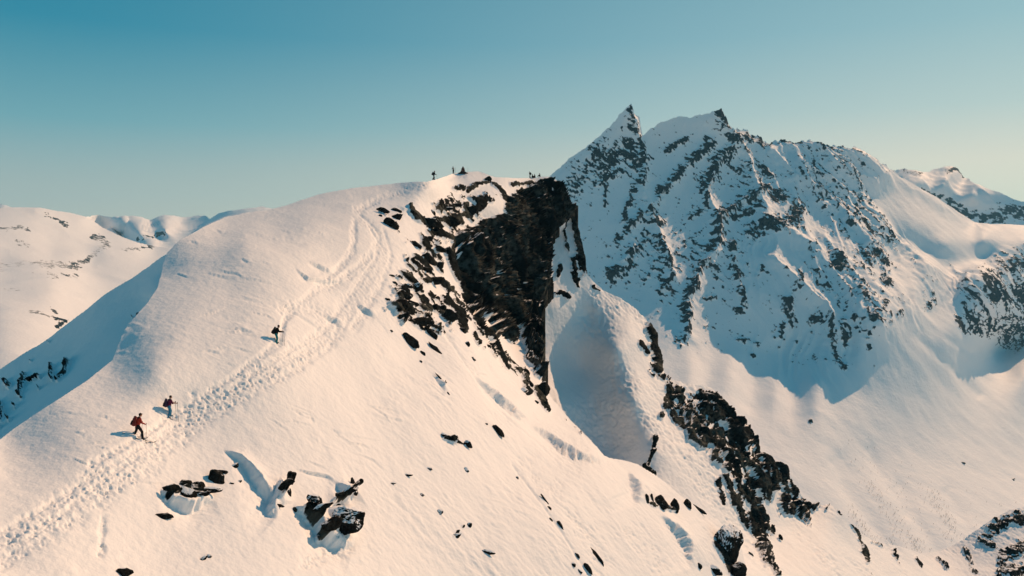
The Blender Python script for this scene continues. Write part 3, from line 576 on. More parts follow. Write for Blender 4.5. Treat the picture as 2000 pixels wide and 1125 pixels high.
# the air
hz = NT('thin_blue_air'); pv = hz.n('ShaderNodeVolumePrincipled'); pv.inputs['Color'].default_value = (.30, .74, 1, 1); pv.inputs['Density'].default_value = HAZE_DENSITY
hz.l(pv.outputs[0], hz.out.inputs['Volume'])
bx = np.array([[x, y, z] for z in (-1250, 330) for y in (-1600, 7200) for x in (-6700, 6700)], float)
hb = np_mesh('haze', bx, np.array([[0, 2, 3, 1], [4, 5, 7, 6], [0, 1, 5, 4], [2, 6, 7, 3], [0, 4, 6, 2], [1, 3, 7, 5]]), hz.m, smooth=False); hb['kind'] = 'stuff'
# ------------------------------------------------------------------ things standing on the snow
def ground(px, py, name='ridge_terrain'):
    """point of the finished surface seen at this place, and its mean normal"""
    tps, (sx_, sy_, V) = ob_data[name]
    k = np.argmin((sx_ - px) ** 2 + (sy_ - py) ** 2)
    a = lambda x, y: unproj(x, y, 100.0 / tps(np.array([x], float), np.array([y], float)))[0]
    e = 6.0
    n = np.cross(a(px + e, py) - a(px - e, py), a(px, py + e) - a(px, py - e)); n /= np.linalg.norm(n)
    if n[2] < 0: n = -n
    return V[k].copy(), n
def rock_mat(name, a, b, ledge, unit=.12):
    t = NT(name); g = t.n('ShaderNodeNewGeometry'); tc = t.n('ShaderNodeTexCoord'); P = g.outputs['Position']
    sep = t.n('ShaderNodeSeparateXYZ'); t.l(g.outputs['Normal'], sep.inputs[0])
    n1 = t.noise(P, 1.1, 5, .62); n2 = t.noise(P, 5.0, 4, .6)
    up = t.math('ADD', sep.outputs[2], t.math('MULTIPLY', t.math('SUBTRACT', n1, .5), .7))
    cover = t.rng(up, ledge[0], ledge[1])
    c = t.mix(t.rng(n1, .35, .65), a, b); c = t.mix(t.rng(n2, .4, .7), c, tuple(.4 * x for x in a))
    rk = t.n('ShaderNodeBsdfPrincipled'); t.l(c, rk.inputs['Base Color']); rk.inputs['Roughness'].default_value = .85; rk.inputs['Specular IOR Level'].default_value = .03
    bp = t.n('ShaderNodeBump'); bp.inputs['Strength'].default_value = .8; bp.inputs['Distance'].default_value = .2; t.l(n2, bp.inputs['Height']); t.l(bp.outputs[0], rk.inputs['Normal'])
    sn = t.n('ShaderNodeBsdfPrincipled'); sn.inputs['Base Color'].default_value = SNOW + (1,); sn.inputs['Roughness'].default_value = .7; sn.inputs['Specular IOR Level'].default_value = .2
    mx = t.n('ShaderNodeMixShader'); t.l(cover, mx.inputs[0]); t.l(rk.outputs[0], mx.inputs[1]); t.l(sn.outputs[0], mx.inputs[2]); t.l(mx.outputs[0], t.out.inputs['Surface'])
    return t.m
ROCK_BARE = rock_mat('bare_dark_rock', (.008, .009, .009), (.03, .03, .026), (.92, 1.05))
ROCK_SNOWY = rock_mat('rock_with_snow', (.007, .008, .008), (.022, .023, .021), (.58, .70))
PURE_SNOW = plain('snow_cap', SNOW, .7, .2)
_ico = {}
def ico(sub):
    if sub not in _ico:
        bm = bmesh.new(); bmesh.ops.create_icosphere(bm, subdivisions=sub, radius=1)
        _ico[sub] = (np.array([v.co[:] for v in bm.verts]), np.array([[v.index for v in f.verts] for f in bm.faces])); bm.free()
    return _ico[sub]
def chiselled(seed, sub=4, cuts=16, depth=.30, rough=.10):
    """unit rock: a ball cut by random planes, then roughened"""
    V, T = ico(sub); V = V.copy(); r = np.random.RandomState(seed)
    for i in range(cuts):
        d = r.randn(3); d /= np.linalg.norm(d); o = 1 - depth * r.rand() - .12
        s = V @ d - o; m = s > 0; V[m] -= d * s[m][:, None] * .93
    n = fbm(V * 1.7 + seed * 3.1, 4, seed % 50, gain=.6)
    return V * (1 + rough * n)[:, None], T
def boulder(px, py, L, Wd, ang, label, group='', mat=None, seed=0, surf='ridge_terrain', sub=4, lift=.0, high=.75, name='boulder', cat='rock', cuts=16, rough=.13, sub_big=False):
    if sub_big: sub, cuts, rough, mat = 5, 26, .2, ROCK_SNOWY if Wd > 40 else mat
    """a rock whose visible size is L x Wd picture units, its long side at the given angle (clockwise, degrees), bedded in the snow"""
    P, n = ground(px, py, surf)
    d = P[1] * cp - P[2] * sp; s = d / F
    view = P / np.linalg.norm(P)
    right = np.array([1., 0, 0]); up = np.array([0, sp, cp])
    a = math.radians(ang)
    dirs = right * math.cos(a) - up * math.sin(a); perp = right * math.sin(a) + up * math.cos(a)
    mid = n * .35 - view * .65; mid /= np.linalg.norm(mid)
    e1 = dirs - mid * (dirs @ mid); e1 /= np.linalg.norm(e1)
    e2 = np.cross(mid, e1); e2 /= np.linalg.norm(e2)
    f1 = abs(e1 @ dirs); f2 = max(.45, abs(e2 @ perp))
    h1 = L * s / 2 / f1 * 1.08; h2 = Wd * s / 2 / f2 * 1.08; h3 = high * min(h1, h2) * 1.1
    V, T = chiselled(seed, sub, cuts, .34, rough)
    W_ = V[:, :1] * e1 * h1 + V[:, 1:2] * e2 * h2 + V[:, 2:] * mid * h3
    ob = np_mesh(name, W_, T, mat or ROCK_BARE, smooth=False)
    ob.location = P + n * lift * h2 + mid * h3 * .25
    ob['label'] = label; ob['category'] = cat
    if group: ob['group'] = group
    return ob
G1 = 'rocks on the near slope'; G2 = 'rocks beside the cliff'; G3 = 'rocks on the steep right slope'
ROCKS = [
 # near slope, left outcrop
 (325,964,22,13,-15,'small black rock at the left end of the snowy outcrop',G1,0),(362,946,28,13,0,'long flat brown-grey rock along the top of the left outcrop',G1,0),(383,958,26,18,10,'rounded grey rock in the middle of the left outcrop',G1,0),
 (358,973,34,22,20,'largest black rock at the heart of the left outcrop',G1,1),(342,966,14,12,0,'small snow-dusted rock between two black ones in the left outcrop',G1,1),(407,965,32,10,-12,'low dark slab at the right end of the left outcrop',G1,1),(394,978,18,8,-20,'thin broken rock at the lower right of the left outcrop',G1,1),
 (421,935,30,26,25,'triangular brown-grey boulder above the right end of the left outcrop',G1,0),(434,921,18,6,-5,'thin dark flake of rock just above the triangular boulder',G1,0),(320,1010,30,13,-15,'lone flat rock lying below the left outcrop',G1,0),(459,907,11,12,20,'small rock half buried in snow left of the long wind scoop',G1,1),
 # near slope, middle outcrop
 (558,948,19,18,20,'upright grey rock at the foot of the long wind scoop',G1,0),(543,970,28,15,-38,'black leaning rock below the upright grey rock',G1,0),(561,966,9,20,-10,'narrow snow-streaked rock right of the leaning black one',G1,1),(539,992,20,5,10,'low row of dark stone just showing under the leaning rock',G1,1),
 (575,996,10,8,0,'tiny black stone left of the snow-topped rocks',G1,0),(600,994,28,18,15,'jagged black rock under a crust of snow',G1,1),(612,1013,28,11,-30,'slanting black slab above the largest boulder',G1,1),
 (649,980,16,8,-22,'grey stone leftmost in the slanting row of rocks',G1,0),(667,977,15,6,-15,'thin stone second in the slanting row of rocks',G1,0),(679,968,19,9,-35,'dark snow-edged stone third in the slanting row of rocks',G1,1),(686,946,10,15,0,'upright brown-grey stone at the top of the slanting row',G1,0),(696,951,9,12,25,'small stone right beside the upright one at the row top',G1,0),(694,962,12,8,40,'stone wedged under the top of the slanting row',G1,1),
 (668,1034,58,46,10,'biggest black boulder with a heavy cap of snow',G1,0),(630,1041,32,26,-30,'broken black rock leaning on the left of the biggest boulder',G1,0),(688,1012,24,14,30,'dark rock behind the snow cap of the biggest boulder',G1,0),
 (396,1093,13,8,-40,'lower of two small stones alone on the bottom slope',G1,1),(408,1087,11,7,0,'upper of two small stones alone on the bottom slope',G1,1),(241,1121,28,13,5,'rounded rock cut off by the bottom edge of the picture',G1,0),(452,943,8,5,-20,'left pebble of a pair right of the triangular boulder',G1,1),(469,938,8,5,-30,'right pebble of a pair right of the triangular boulder',G1,1),
 # middle of the slope
 (973,844,32,15,58,'tall dark grey rock alone in the middle of the sunny slope',G3,0),(949,828,7,4,20,'tiny stone just left of the tall lone rock',G3,0),(868,853,17,10,20,'snowy stone at the left of the small cluster below the trail',G3,1),(885,858,10,6,0,'little stone in the middle of the small cluster below the trail',G3,1),(912,869,20,10,40,'dark stone at the right of the small cluster below the trail',G3,1),
 (840,915,14,7,10,'snow-covered stone below the small cluster',G3,1),(910,919,13,9,20,'small grey stone under the dark cluster stone',G3,1),(825,967,10,7,30,'half buried stone left of centre on the lower slope',G3,1),(858,1001,13,11,30,'snow-plastered stone low in the middle of the slope',G3,1),(915,1026,11,11,35,'upper stone of the loose pair in the lower middle',G3,1),(890,1047,22,12,-20,'wider stone of the loose pair in the lower middle',G3,1),(950,1078,30,10,5,'flat snowy rock near the bottom right of centre',G3,1),(1011,933,6,7,0,'lone pebble right of the lower middle stones',G3,1),(795,926,22,6,-10,'long snow-crusted ripple of rock above the lower middle stones',G3,1),(768,942,16,5,-15,'short snow-crusted rock at the end of the long ripple',G3,1),
 (1065,978,30,5,62,'thin sliver of rock pointing down the steep slope',G3,0),(1074,994,11,6,40,'small stone at the tip of the thin sliver',G3,0),(1075,1017,10,4,55,'tiny splinter of rock below the thin sliver',G3,0),(1094,1028,26,7,68,'narrow grey rock below the thin sliver',G3,0),(1129,1085,14,6,48,'short rock left of the long dark splinter',G3,0),(1169,1086,48,8,60,'long dark splinter of rock on the lower right slope',G3,0),(1118,1104,12,8,60,'snowy stone lowest but one on the splinter slope',G3,1),(1132,1116,14,7,45,'speckled stone at the bottom edge under the splinters',G3,1),(1148,1112,30,10,62,'grey rock at the bottom edge below the long splinter',G3,0),
 (1261,979,11,18,0,'narrow rock at the left of the ledge on the right crest',G3,0),(1270,977,9,16,0,'second narrow rock on the ledge of the right crest',G3,0),(1288,986,30,32,20,'big rounded dark rock in the hollow of the right crest',G3,0),(1315,992,18,26,10,'dark rock right of the big rounded one on the crest',G3,0),(1341,987,20,20,0,'round dark rock standing at the edge of the crest',G3,0),(1364,996,34,9,42,'long thin rock running down the crest edge',G3,0),
 (1414,1072,66,98,8,'huge snow-streaked boulder at the lower right crest',G3,0),(1432,1116,40,28,20,'black rock underneath the huge crest boulder',G3,0),(1365,1108,13,13,0,'small black rock left below the huge crest boulder',G3,0),(1394,1117,30,20,15,'snow-speckled rock at the bottom edge left of the huge boulder',G3,1),
 # above and left of the cliff
 (747,413,29,10,10,'left oval rock above the bend of the trail',G2,0),(774,410,24,10,8,'right oval rock above the bend of the trail',G2,0),(743,421,9,6,20,'pebble under the left oval rock',G2,0),(760,438,36,26,15,'black rock mass under the oval rocks',G2,0),(775,425,28,15,-22,'sloping grey slab on top of the black rock mass',G2,0),
 (846,417,9,17,-15,'upright split rock in the snow below the summit',G2,1),(887,401,38,8,-8,'long dark rock under the summit snow',G2,0),(870,410,22,7,-12,'snowy flat rock left under the long dark one',G2,1),(918,413,38,22,-28,'pointed black rock rising beside the cliff top',G2,0),(838,441,46,22,12,'broad black rock split by snow above the scree',G2,1),(876,436,36,15,18,'black ledge right of the broad split rock',G2,0),(954,351,15,16,0,'dark boulder perched on the rim below the summit',G2,0),
 (812,481,28,9,30,'thin grey slab topmost on the rocky slope',G2,0),(834,470,12,10,0,'small rock above the thin grey slab',G2,0),(855,491,22,13,10,'black rock right of the thin grey slab',G2,0),(833,508,36,15,36,'large brown-grey slab in the upper rocky slope',G2,0),(855,523,15,22,20,'dark rock at the lower end of the large slab',G2,0),(829,527,27,11,6,'half-moon rock jutting over the snow',G2,0),(811,529,12,5,10,'thin rock tip left of the half-moon rock',G2,0),
 (845,551,48,17,-12,'long dark outcrop across the middle of the rocky slope',G2,0),(811,565,19,22,10,'blocky black rock with a white spot of snow',G2,1),(792,563,18,9,15,'ragged rock left of the blocky one',G2,1),(772,555,14,7,10,'leftmost ragged rock of the middle row',G2,0),(763,539,16,4,0,'thin lying stone left of the rocky slope',G2,0),(788,580,28,14,28,'grey rock with a window of snow in it',G2,0),(756,587,12,9,25,'lone triangular stone at the left edge of the rocks',G2,0),
 (778,599,28,22,10,'big dark rock near the lower left of the rocky slope',G2,0),(805,597,24,11,15,'dark rock right of the big lower left one',G2,0),(783,624,30,20,-38,'pointed dark rock under the big lower left one',G2,0),(817,632,42,22,-15,'wide dark rock in the lowest row',G2,0),(838,637,13,14,20,'brown-grey block at the right of the wide rock',G2,0),(860,607,11,9,0,'round black stone above the right lower rocks',G2,0),(844,606,11,13,10,'black stone left of the round one',G2,0),(871,627,34,24,35,'dark broken rock at the lower right of the rocky slope',G2,0),
 (863,645,21,9,42,'smooth slab under the dark broken rock',G2,0),(842,656,38,14,40,'long smooth grey slab lying down the slope',G2,0),(849,681,34,11,47,'lowest thin slab pointing down the slope',G2,0),(800,668,54,24,36,'largest low rock at the foot of the rocky slope',G2,0),(826,691,14,9,45,'stone broken off the largest low rock',G2,0),(822,707,8,5,45,'small pebble below the largest low rock',G2,0),(763,648,8,5,20,'tiny stone left of the largest low rock',G2,0),
 (911,675,13,14,20,'snow-striped stone below the cliff foot',G2,1),(925,700,12,8,30,'stone half drifted over below the cliff foot',G2,1),(903,648,15,13,10,'black stone close under the cliff foot',G2,0),(953,678,12,8,45,'small stone on the snow rib under the cliff',G2,0),
 (860,741,30,4,50,'thin dark crack of rock in the sunny slope',G2,0),(876,770,8,4,50,'tiny rock below the thin crack',G2,0),
 (1022,765,18,14,20,'snow-dusted rock low on the cliff rib',G2,1),(1034,751,26,11,38,'grey slab on the rib below the cliff',G2,0),(1054,768,26,26,30,'dark block at the very foot of the cliff',G2,0),(1046,787,13,9,20,'small dark stone under the foot block',G2,0),(1062,791,13,10,20,'dark stone right under the foot block',G2,0)]
for i, (px, py, L, Wd, ang, lab, grp, sn) in enumerate(ROCKS):
    if grp == G1: L, Wd = L * 1.15, Wd * 1.15
    boulder(px, py, L, Wd, ang, lab, grp, ROCK_SNOWY if sn else ROCK_BARE, seed=100 + i, sub=4 if max(L, Wd) > 18 else 3, high=.6 if sn else .7, sub_big=L > 50)
for px, py, L, Wd, ang, lab in [(1465,1086,12,4,52,'thin stone alone on the snow between the crest and the rock rib'),(1508,1036,8,16,-10,'oval rock hanging below the buttress'),(1522,1052,7,11,-10,'small stone below the oval rock'),(1440,993,7,16,-15,'narrow stone on the snow under the buttress')]:
    boulder(px, py, L, Wd, ang, lab, 'stones below the right buttress', ROCK_BARE, seed=px, surf='bowl_terrain', sub=3)
for px, py, L, Wd, ang, lab in [(1582,828,9,7,0,'dark boulder alone in the middle of the far snow fan'),(1880,905,8,5,20,'small boulder on the far snow fan, right of the trees'),(1979,938,6,4,0,'tiny boulder at the right edge of the far snow fan')]:
    boulder(px, py, L, Wd, ang, lab, 'boulders on the far snow fan', ROCK_BARE, seed=px, surf='mountain', sub=3)
# snow cap of the biggest boulder, a drift that can be lifted off with it
P0, n0 = ground(652, 1008); s0 = (P0[1]) / F
V, T = ico(4); V = V.copy(); V = V * (1 + .12 * fbm(V * 1.3, 3, 4))[:, None]
V[:, 2] = np.where(V[:, 2] < 0, V[:, 2] * .5, V[:, 2])
cap = np_mesh('snow_drift', V * np.array([26 * s0, 24 * s0, 15 * s0]), T, PURE_SNOW); cap.location = P0 + np.array([2.5 * s0, 6 * s0, 1 * s0])
cap['kind'] = 'structure'
# ------------------------------------------------------------------ people
def caps(bm, p0, p1, r0, r1, seg=12):
    p0, p1 = Vector(p0), Vector(p1); d = p1 - p0
    M = Matrix.Translation((p0 + p1) / 2) @ d.to_track_quat('Z', 'Y').to_matrix().to_4x4()
    bmesh.ops.create_cone(bm, cap_ends=True, segments=seg, radius1=r0, radius2=r1, depth=max(d.length, 1e-4), matrix=M)
    for p, r in ((p0, r0), (p1, r1)): bmesh.ops.create_icosphere(bm, subdivisions=2, radius=r, matrix=Matrix.Translation(p))
def ball(bm, p, r, sc=(1, 1, 1)):
    bmesh.ops.create_icosphere(bm, subdivisions=3, radius=r, matrix=Matrix.Translation(p) @ Matrix.Diagonal(sc + (1,)))
def fused(name, fn, mat, parent, vox):
    """one continuous surface grown over overlapping limbs"""
    bm = bmesh.new(); fn(bm); me = bpy.data.meshes.new(name); bm.to_mesh(me); bm.free()
    ob = bpy.data.objects.new(name, me); COL.objects.link(ob); me.materials.append(mat)
    m = ob.modifiers.new('remesh', 'REMESH'); m.mode = 'VOXEL'; m.voxel_size = vox; m.use_smooth_shade = True
    sm = ob.modifiers.new('smooth', 'SMOOTH'); sm.factor = .5; sm.iterations = 2
    if parent: ob.parent = parent
    return ob
SKIN = plain('skin', (.42, .22, .15), .6, .3); BLACK = plain('black_cloth', (.012, .012, .014), .9, .1, .2); DARK = plain('dark_grey_cloth', (.022, .025, .028), .9, .1, .2)
RED = plain('red_cloth', (.33, .035, .02), .85, .15, .2); REDPACK = plain('dark_red_nylon', (.16, .018, .012), .7, .25, .25); TEAL = plain('teal_cloth', (.015, .17, .19), .85, .15, .2); BLUE = plain('blue_cloth', (.03, .17, .30), .85, .15, .2)
PLUM = plain('plum_cloth', (.10, .012, .045), .85, .15, .2); NAVY = plain('dark_purple_nylon', (.035, .012, .04), .7, .25, .25); ORANGE = plain('orange_cloth', (.55, .16, .05), .85, .15, .2)
BOOT = plain('grey_boot_shell', (.16, .2, .22), .5, .4); POLE = plain('dark_pole', (.05, .045, .045), .4, .5); SKIM = plain('red_brown_ski', (.14, .05, .045), .5, .4); PALE = plain('pale_cloth', (.30, .28, .26), .85, .15, .2); SKID = plain('dark_ski', (.04, .035, .035), .5, .4)
BROWN = plain('dark_brown_hair', (.03, .018, .012), .7, .2)
def person(label, px, py, yaw, cloth, pose, near=True, surf='ridge_terrain', group='', height=1.76):
    """cloth: jacket, trousers, boots, hat materials; pose: dict of joint positions (x forward, y left, z up, metres for 1.76 m)"""
    P, n = ground(px, py, surf)
    k = height / 1.76
    o = bpy.data.objects.new('person', None); COL.objects.link(o); o.location = P; o.rotation_euler = (0, 0, yaw); o.scale = (k, k, k); o['label'] = label; o['category'] = 'person'
    if group: o['group'] = group
    J = dict(pel=(0, 0, .93), che=(.10, 0, 1.30), neck=(.14, 0, 1.47), head=(.19, 0, 1.62), hipL=(0, .10, .90), hipR=(0, -.10, .90), kneL=(.16, .11, .50), kneR=(-.04, -.11, .48), ankL=(.12, .11, .09), ankR=(-.22, -.11, .09),
             shL=(.12, .19, 1.41), shR=(.12, -.19, 1.41), elL=(.20, .27, 1.15), elR=(.16, -.27, 1.14), haL=(.46, .25, 1.05), haR=(.42, -.26, 1.02))
    J.update(pose); v = {a: Vector(b) for a, b in J.items() if isinstance(b, tuple)}
    vox = .012 if near else .028
    def limb(bm, a, b, c, r): caps(bm, v[a], v[b], r[0], r[1]); caps(bm, v[b], v[c], r[1], r[2])
    def hand(bm, s):
        h = v['ha' + s]; f = (h - v['el' + s]).normalized(); up = Vector((0, 0, 1)); sd = f.cross(up).normalized(); dn = sd.cross(f)
        caps(bm, h - f * .05, h + f * .03, .03, .036)
        for q, (off, ln) in enumerate(((.03, .075), (.011, .085), (-.010, .08), (-.029, .062))):
            b = h + f * .045 + up * off; m = b + f * ln * .45 - sd * .012 * (1 if s == 'L' else -1); t = m + (f * .1 - sd * (.9 if s == 'R' else -.9)) * ln * .5
            caps(bm, b, m, .0105, .010, 8); caps(bm, m, t, .010, .009, 8)
        th = h + up * .028 + f * .01; caps(bm, th, th + f * .035 + up * .03, .0125, .010, 8)
    def body(bm):
        caps(bm, v['pel'], v['che'], .125, .14); caps(bm, v['che'], v['neck'], .12, .06); caps(bm, v['neck'], v['head'], .055, .055)
        ball(bm, v['head'] + Vector((0, 0, .02)), .098, (1.02, .82, 1.2))
        hd = v['head']; caps(bm, hd + Vector((.09, 0, .02)), hd + Vector((.118, 0, -.015)), .013, .017, 8); caps(bm, hd + Vector((.07, 0, -.085)), hd + Vector((.085, 0, -.085)), .03, .025, 8)
        for s in (1, -1): ball(bm, hd + Vector((0, .085 * s, .01)), .026, (.7, .5, 1.2)); ball(bm, hd + Vector((.085, .032 * s, .03)), .014)
        for s in 'LR':
            caps(bm, v['sh' + s] * .5 + v['che'] * .5, v['sh' + s], .08, .06)
            limb(bm, 'sh' + s, 'el' + s, 'ha' + s, (.058, .046, .031)); limb(bm, 'hip' + s, 'kne' + s, 'ank' + s, (.092, .066, .048)); hand(bm, s)
            caps(bm, v['ank' + s], v['ank' + s] + Vector((.14, 0, -.05)), .045, .032)
    bo = fused('body', body, SKIN, o, vox if near else .02)
    jk, tr, bt, hat = cloth
    sleeve = pose.get('sleeve', 1.0)
    def jacket(bm):
        caps(bm, v['pel'] + Vector((0, 0, -.03)), v['che'], .158, .172); caps(bm, v['che'], v['neck'] - Vector((.01, 0, .05)), .15, .085)
        for s in 'LR':
            caps(bm, v['sh' + s] * .4 + v['che'] * .6, v['sh' + s], .12, .085); caps(bm, v['sh' + s], v['el' + s], .08, .066)
            if sleeve > .3: caps(bm, v['el' + s], v['el' + s].lerp(v['ha' + s], .88), .064, .046)
    def trousers(bm):
        caps(bm, v['pel'] + Vector((0, 0, .05)), v['pel'] - Vector((0, 0, .06)), .142, .15)
        for s in 'LR': limb(bm, 'hip' + s, 'kne' + s, 'ank' + s, (.118, .09, .085))
    def boot(s):
        def f(bm):
            a = v['ank' + s]; caps(bm, a + Vector((-.03, 0, .16)), a + Vector((-.02, 0, .0)), .072, .068); caps(bm, a + Vector((-.05, 0, -.035)), a + Vector((.17, 0, -.045)), .052, .046)
        return f
    def hatf(bm):
        hd = v['head']; ball(bm, hd + Vector((-.012, 0, .055)), .108, (1.02, .86, 1.0)); ball(bm, hd + Vector((-.05, 0, .0)), .085, (.7, .9, 1.1))
        if pose.get('brim'): caps(bm, hd + Vector((.07, -.03, .075)), hd + Vector((.17, 0, .055)), .022, .014); caps(bm, hd + Vector((.07, .03, .075)), hd + Vector((.17, 0, .055)), .022, .014)
    fused('jacket', jacket, jk, o, vox); fused('trousers', trousers, tr, o, vox); fused('boot', boot('L'), bt, o, vox); fused('boot', boot('R'), bt, o, vox); fused('cap' if pose.get('brim') else 'hair' if hat is BROWN else 'hat', hatf, hat, o, vox)
    M = Matrix.Translation(P) @ Matrix.Rotation(yaw, 4, 'Z') @ Matrix.Diagonal((k, k, k, 1))
    return o, v, M, n
def tag(o, label, cat, group=None):
    o['label'] = label; o['category'] = cat
    if group: o['group'] = group
    return o
def empty_at(name, M):
    o = bpy.data.objects.new(name, None); COL.objects.link(o); o.matrix_world = M; return o
def rucksack(v, M, m, label, near=True, wide=1.0, mat2=BLACK):
    c = (v['che'] + v['pel']) / 2; b = (v['che'] - v['pel']).normalized(); bk = Vector((0, 1, 0)).cross(b) * -1
    if bk.x > 0: bk = -bk
    root = empty_at('rucksack', M); c0 = c + bk * .27 * wide
    def bag(bm): caps(bm, c0 - b * .17 + Vector((0, .07, 0)), c0 + b * .20 + Vector((0, .06, 0)), .135 * wide, .12 * wide); caps(bm, c0 - b * .17 - Vector((0, .07, 0)), c0 + b * .20 - Vector((0, .06, 0)), .135 * wide, .12 * wide)
    def lid(bm): caps(bm, c0 + b * .33 + Vector((0, .09, 0)), c0 + b * .33 - Vector((0, .09, 0)), .085 * wide, .085 * wide)
    def pocket(bm): caps(bm, c0 + bk * .13 * wide - b * .16, c0 + bk * .12 * wide + b * .03, .09, .075)
    def strap(s):
        def f(bm):
            a = v['sh' + s].lerp(v['che'], .45)
            caps(bm, a + bk * .14 + Vector((0, 0, .04)), a + Vector((.02, 0, .115)), .028, .028); caps(bm, a + Vector((.02, 0, .115)), a - bk * .16 - b * .06, .028, .026); caps(bm, a - bk * .16 - b * .06, a - bk * .15 - b * .28, .026, .022)
        return f
    vx = .016 if near else .03
    fused('pack_bag', bag, m, root, vx); fused('pack_lid', lid, m, root, vx); fused('pack_pocket', pocket, mat2, root, vx)
    if near:
        for s in 'LR': fused('shoulder_strap', strap(s), mat2, root, vx)
    return tag(root, label, 'rucksack', 'rucksacks of the ski tourers')
def thin(name, pts, r, mat, parent=None, seg=8):
    bm = bmesh.new()
    for a, b in zip(pts[:-1], pts[1:]): caps(bm, a, b, r, r, seg)
    me = bpy.data.meshes.new(name); bm.to_mesh(me); bm.free(); o = bpy.data.objects.new(name, me); COL.objects.link(o); me.materials.append(mat)
    if parent: o.parent = parent
    return o
def pole(v, M, s, tip, label, near=True):
    root = empty_at('ski_pole', M); h = v['ha' + s] + Vector((.06, 0, 0)); t = Vector(tip); d = (t - h).normalized()
    thin('shaft', [h + d * .02, t], .0095 if near else .014, POLE, root); thin('grip', [h - d * .08, h + d * .06], .018, BLACK, root)
    b = t - d * .06; bm = bmesh.new(); bmesh.ops.create_cone(bm, cap_ends=True, segments=14, radius1=.05, radius2=.03, depth=.012, matrix=Matrix.Translation(b)); me = bpy.data.meshes.new('basket'); bm.to_mesh(me); bm.free()
    o = bpy.data.objects.new('basket', me); COL.objects.link(o); me.materials.append(BLACK); o.parent = root
    return tag(root, label, 'ski pole', 'ski poles')
def ski(M, foot, slope, n, label, mat, length=1.72):
    """a ski under a boot, lying along the slope with a turned-up tip"""
    root = empty_at('ski', M); sl = slope; bm = bmesh.new(); K = 24; rows = []
    for i in range(K + 1):
        x = -length * .45 + length * i / K; u = i / K
        w = .045 + .018 * abs(2 * u - 1) ** 2; w *= min(1, (1 - u) * 9 + .15) * min(1, u * 14 + .5)
        z = .16 * max(0, (u - .86) / .14) ** 2 + .012
        rows.append([bm.verts.new((foot.x + x, foot.y + sy * w, foot.z - .085 + x * sl + z + dz)) for sy, dz in ((-1, 0), (1, 0), (1, .02), (-1, .02))])
    for a, b in zip(rows[:-1], rows[1:]):
        for q in range(4): bm.faces.new((a[q], a[(q + 1) % 4], b[(q + 1) % 4], b[q]))
    bm.faces.new(rows[0]); bm.faces.new(rows[-1][::-1]); bmesh.ops.recalc_face_normals(bm, faces=bm.faces)
    me = bpy.data.meshes.new('ski_blade'); bm.to_mesh(me); bm.free(); o = bpy.data.objects.new('ski_blade', me); COL.objects.link(o); me.materials.append(mat); o.parent = root
    for x, h in ((-.16, .03), (.12, .028)):
        bm = bmesh.new(); bmesh.ops.create_cube(bm, size=1, matrix=Matrix.Translation((foot.x + x, foot.y, foot.z - .05 + x * sl)) @ Matrix.Diagonal((.09, .075, h, 1)))
        bmesh.ops.bevel(bm, geom=bm.edges[:], offset=.006, segments=2, affect='EDGES')
        me = bpy.data.meshes.new('binding'); bm.to_mesh(me); bm.free(); o = bpy.data.objects.new('binding', me); COL.objects.link(o); me.materials.append(BLACK); o.parent = root
    return tag(root, label, 'ski', 'skis of the ski tourers')
def slope_along(n, yaw):
    h = Vector((math.cos(yaw), math.sin(yaw), 0)); n = Vector(n); return -(h.x * n.x + h.y * n.y) / n.z
def tourer(px, py, yaw, pose, cloth, words, packm, skim, packname, poles, h=1.76, wide=1.0):
    P, n = ground(px, py); sl = slope_along(n, yaw); side = slope_along(n, yaw + math.pi / 2)
    pose = dict(pose)
    for s in 'LR':                                            # feet on the slope
        for q in ('ank', 'kne'):
            x, y, z = pose[q + s]; pose[q + s] = (x, y, z + x * sl * (1 if q == 'ank' else .5) + y * side * (1 if q == 'ank' else .6))
    o, v, M, n = person(words, px, py, yaw, cloth, pose, True, height=h)
    rucksack(v, M, packm, packname, wide=wide)
    for s, nm in (('L', 'left'), ('R', 'right')):
        t = pose['tip' + s]; pole(v, M, s, (t[0], t[1], t[0] * sl + t[1] * side - .03), poles % nm)
        ski(M, v['ank' + s], sl, n, poles.replace('ski pole', 'ski').replace('held in', 'under').replace('hand', 'foot') % nm, skim)
YAW = math.radians(43)
tourer(272, 853, YAW, dict(pel=(-.02, 0, .93), che=(.10, 0, 1.31), neck=(.15, .0, 1.48), head=(.21, 0, 1.62), ankL=(-.22, .12, .09), kneL=(-.06, .12, .50), ankR=(.26, -.12, .09), kneR=(.24, -.12, .52), hipL=(-.02, .1, .9), hipR=(-.02, -.1, .9),
       elL=(.16, .30, 1.14), haL=(.36, .30, 1.00), elR=(.18, -.28, 1.12), haR=(.44, -.25, .96), tipL=(.30, .36, 0), tipR=(.42, -.34, 0), brim=1), (RED, BLACK, BOOT, BLACK),
       'person in red jacket, black trousers and dark cap, skinning uphill lowest on the trail', REDPACK, SKID, 'dark red rucksack on the back of the skier in red', 'dark ski pole held in %s hand of the skier in red jacket', 1.78, 1.05)
tourer(335, 811, YAW - .1, dict(pel=(0, 0, .93), che=(.05, 0, 1.31), neck=(.09, .0, 1.48), head=(.15, 0, 1.62), ankL=(.10, .11, .09), kneL=(.15, .11, .50), ankR=(-.12, -.11, .09), kneR=(.03, -.11, .49),
       elL=(.22, .24, 1.17), haL=(.50, .22, 1.12), elR=(.22, -.26, 1.15), haR=(.52, -.26, 1.12), tipL=(.50, .30, 0), tipR=(.62, -.34, 0), sleeve=.2), (PLUM, BLUE, BOOT, BROWN),
       'person in plum short-sleeved top and blue trousers, second from the bottom of the trail', NAVY, SKIM, 'dark purple rucksack on the back of the skier in blue trousers', 'thin ski pole held in %s hand of the skier in blue trousers', 1.70, 1.0)
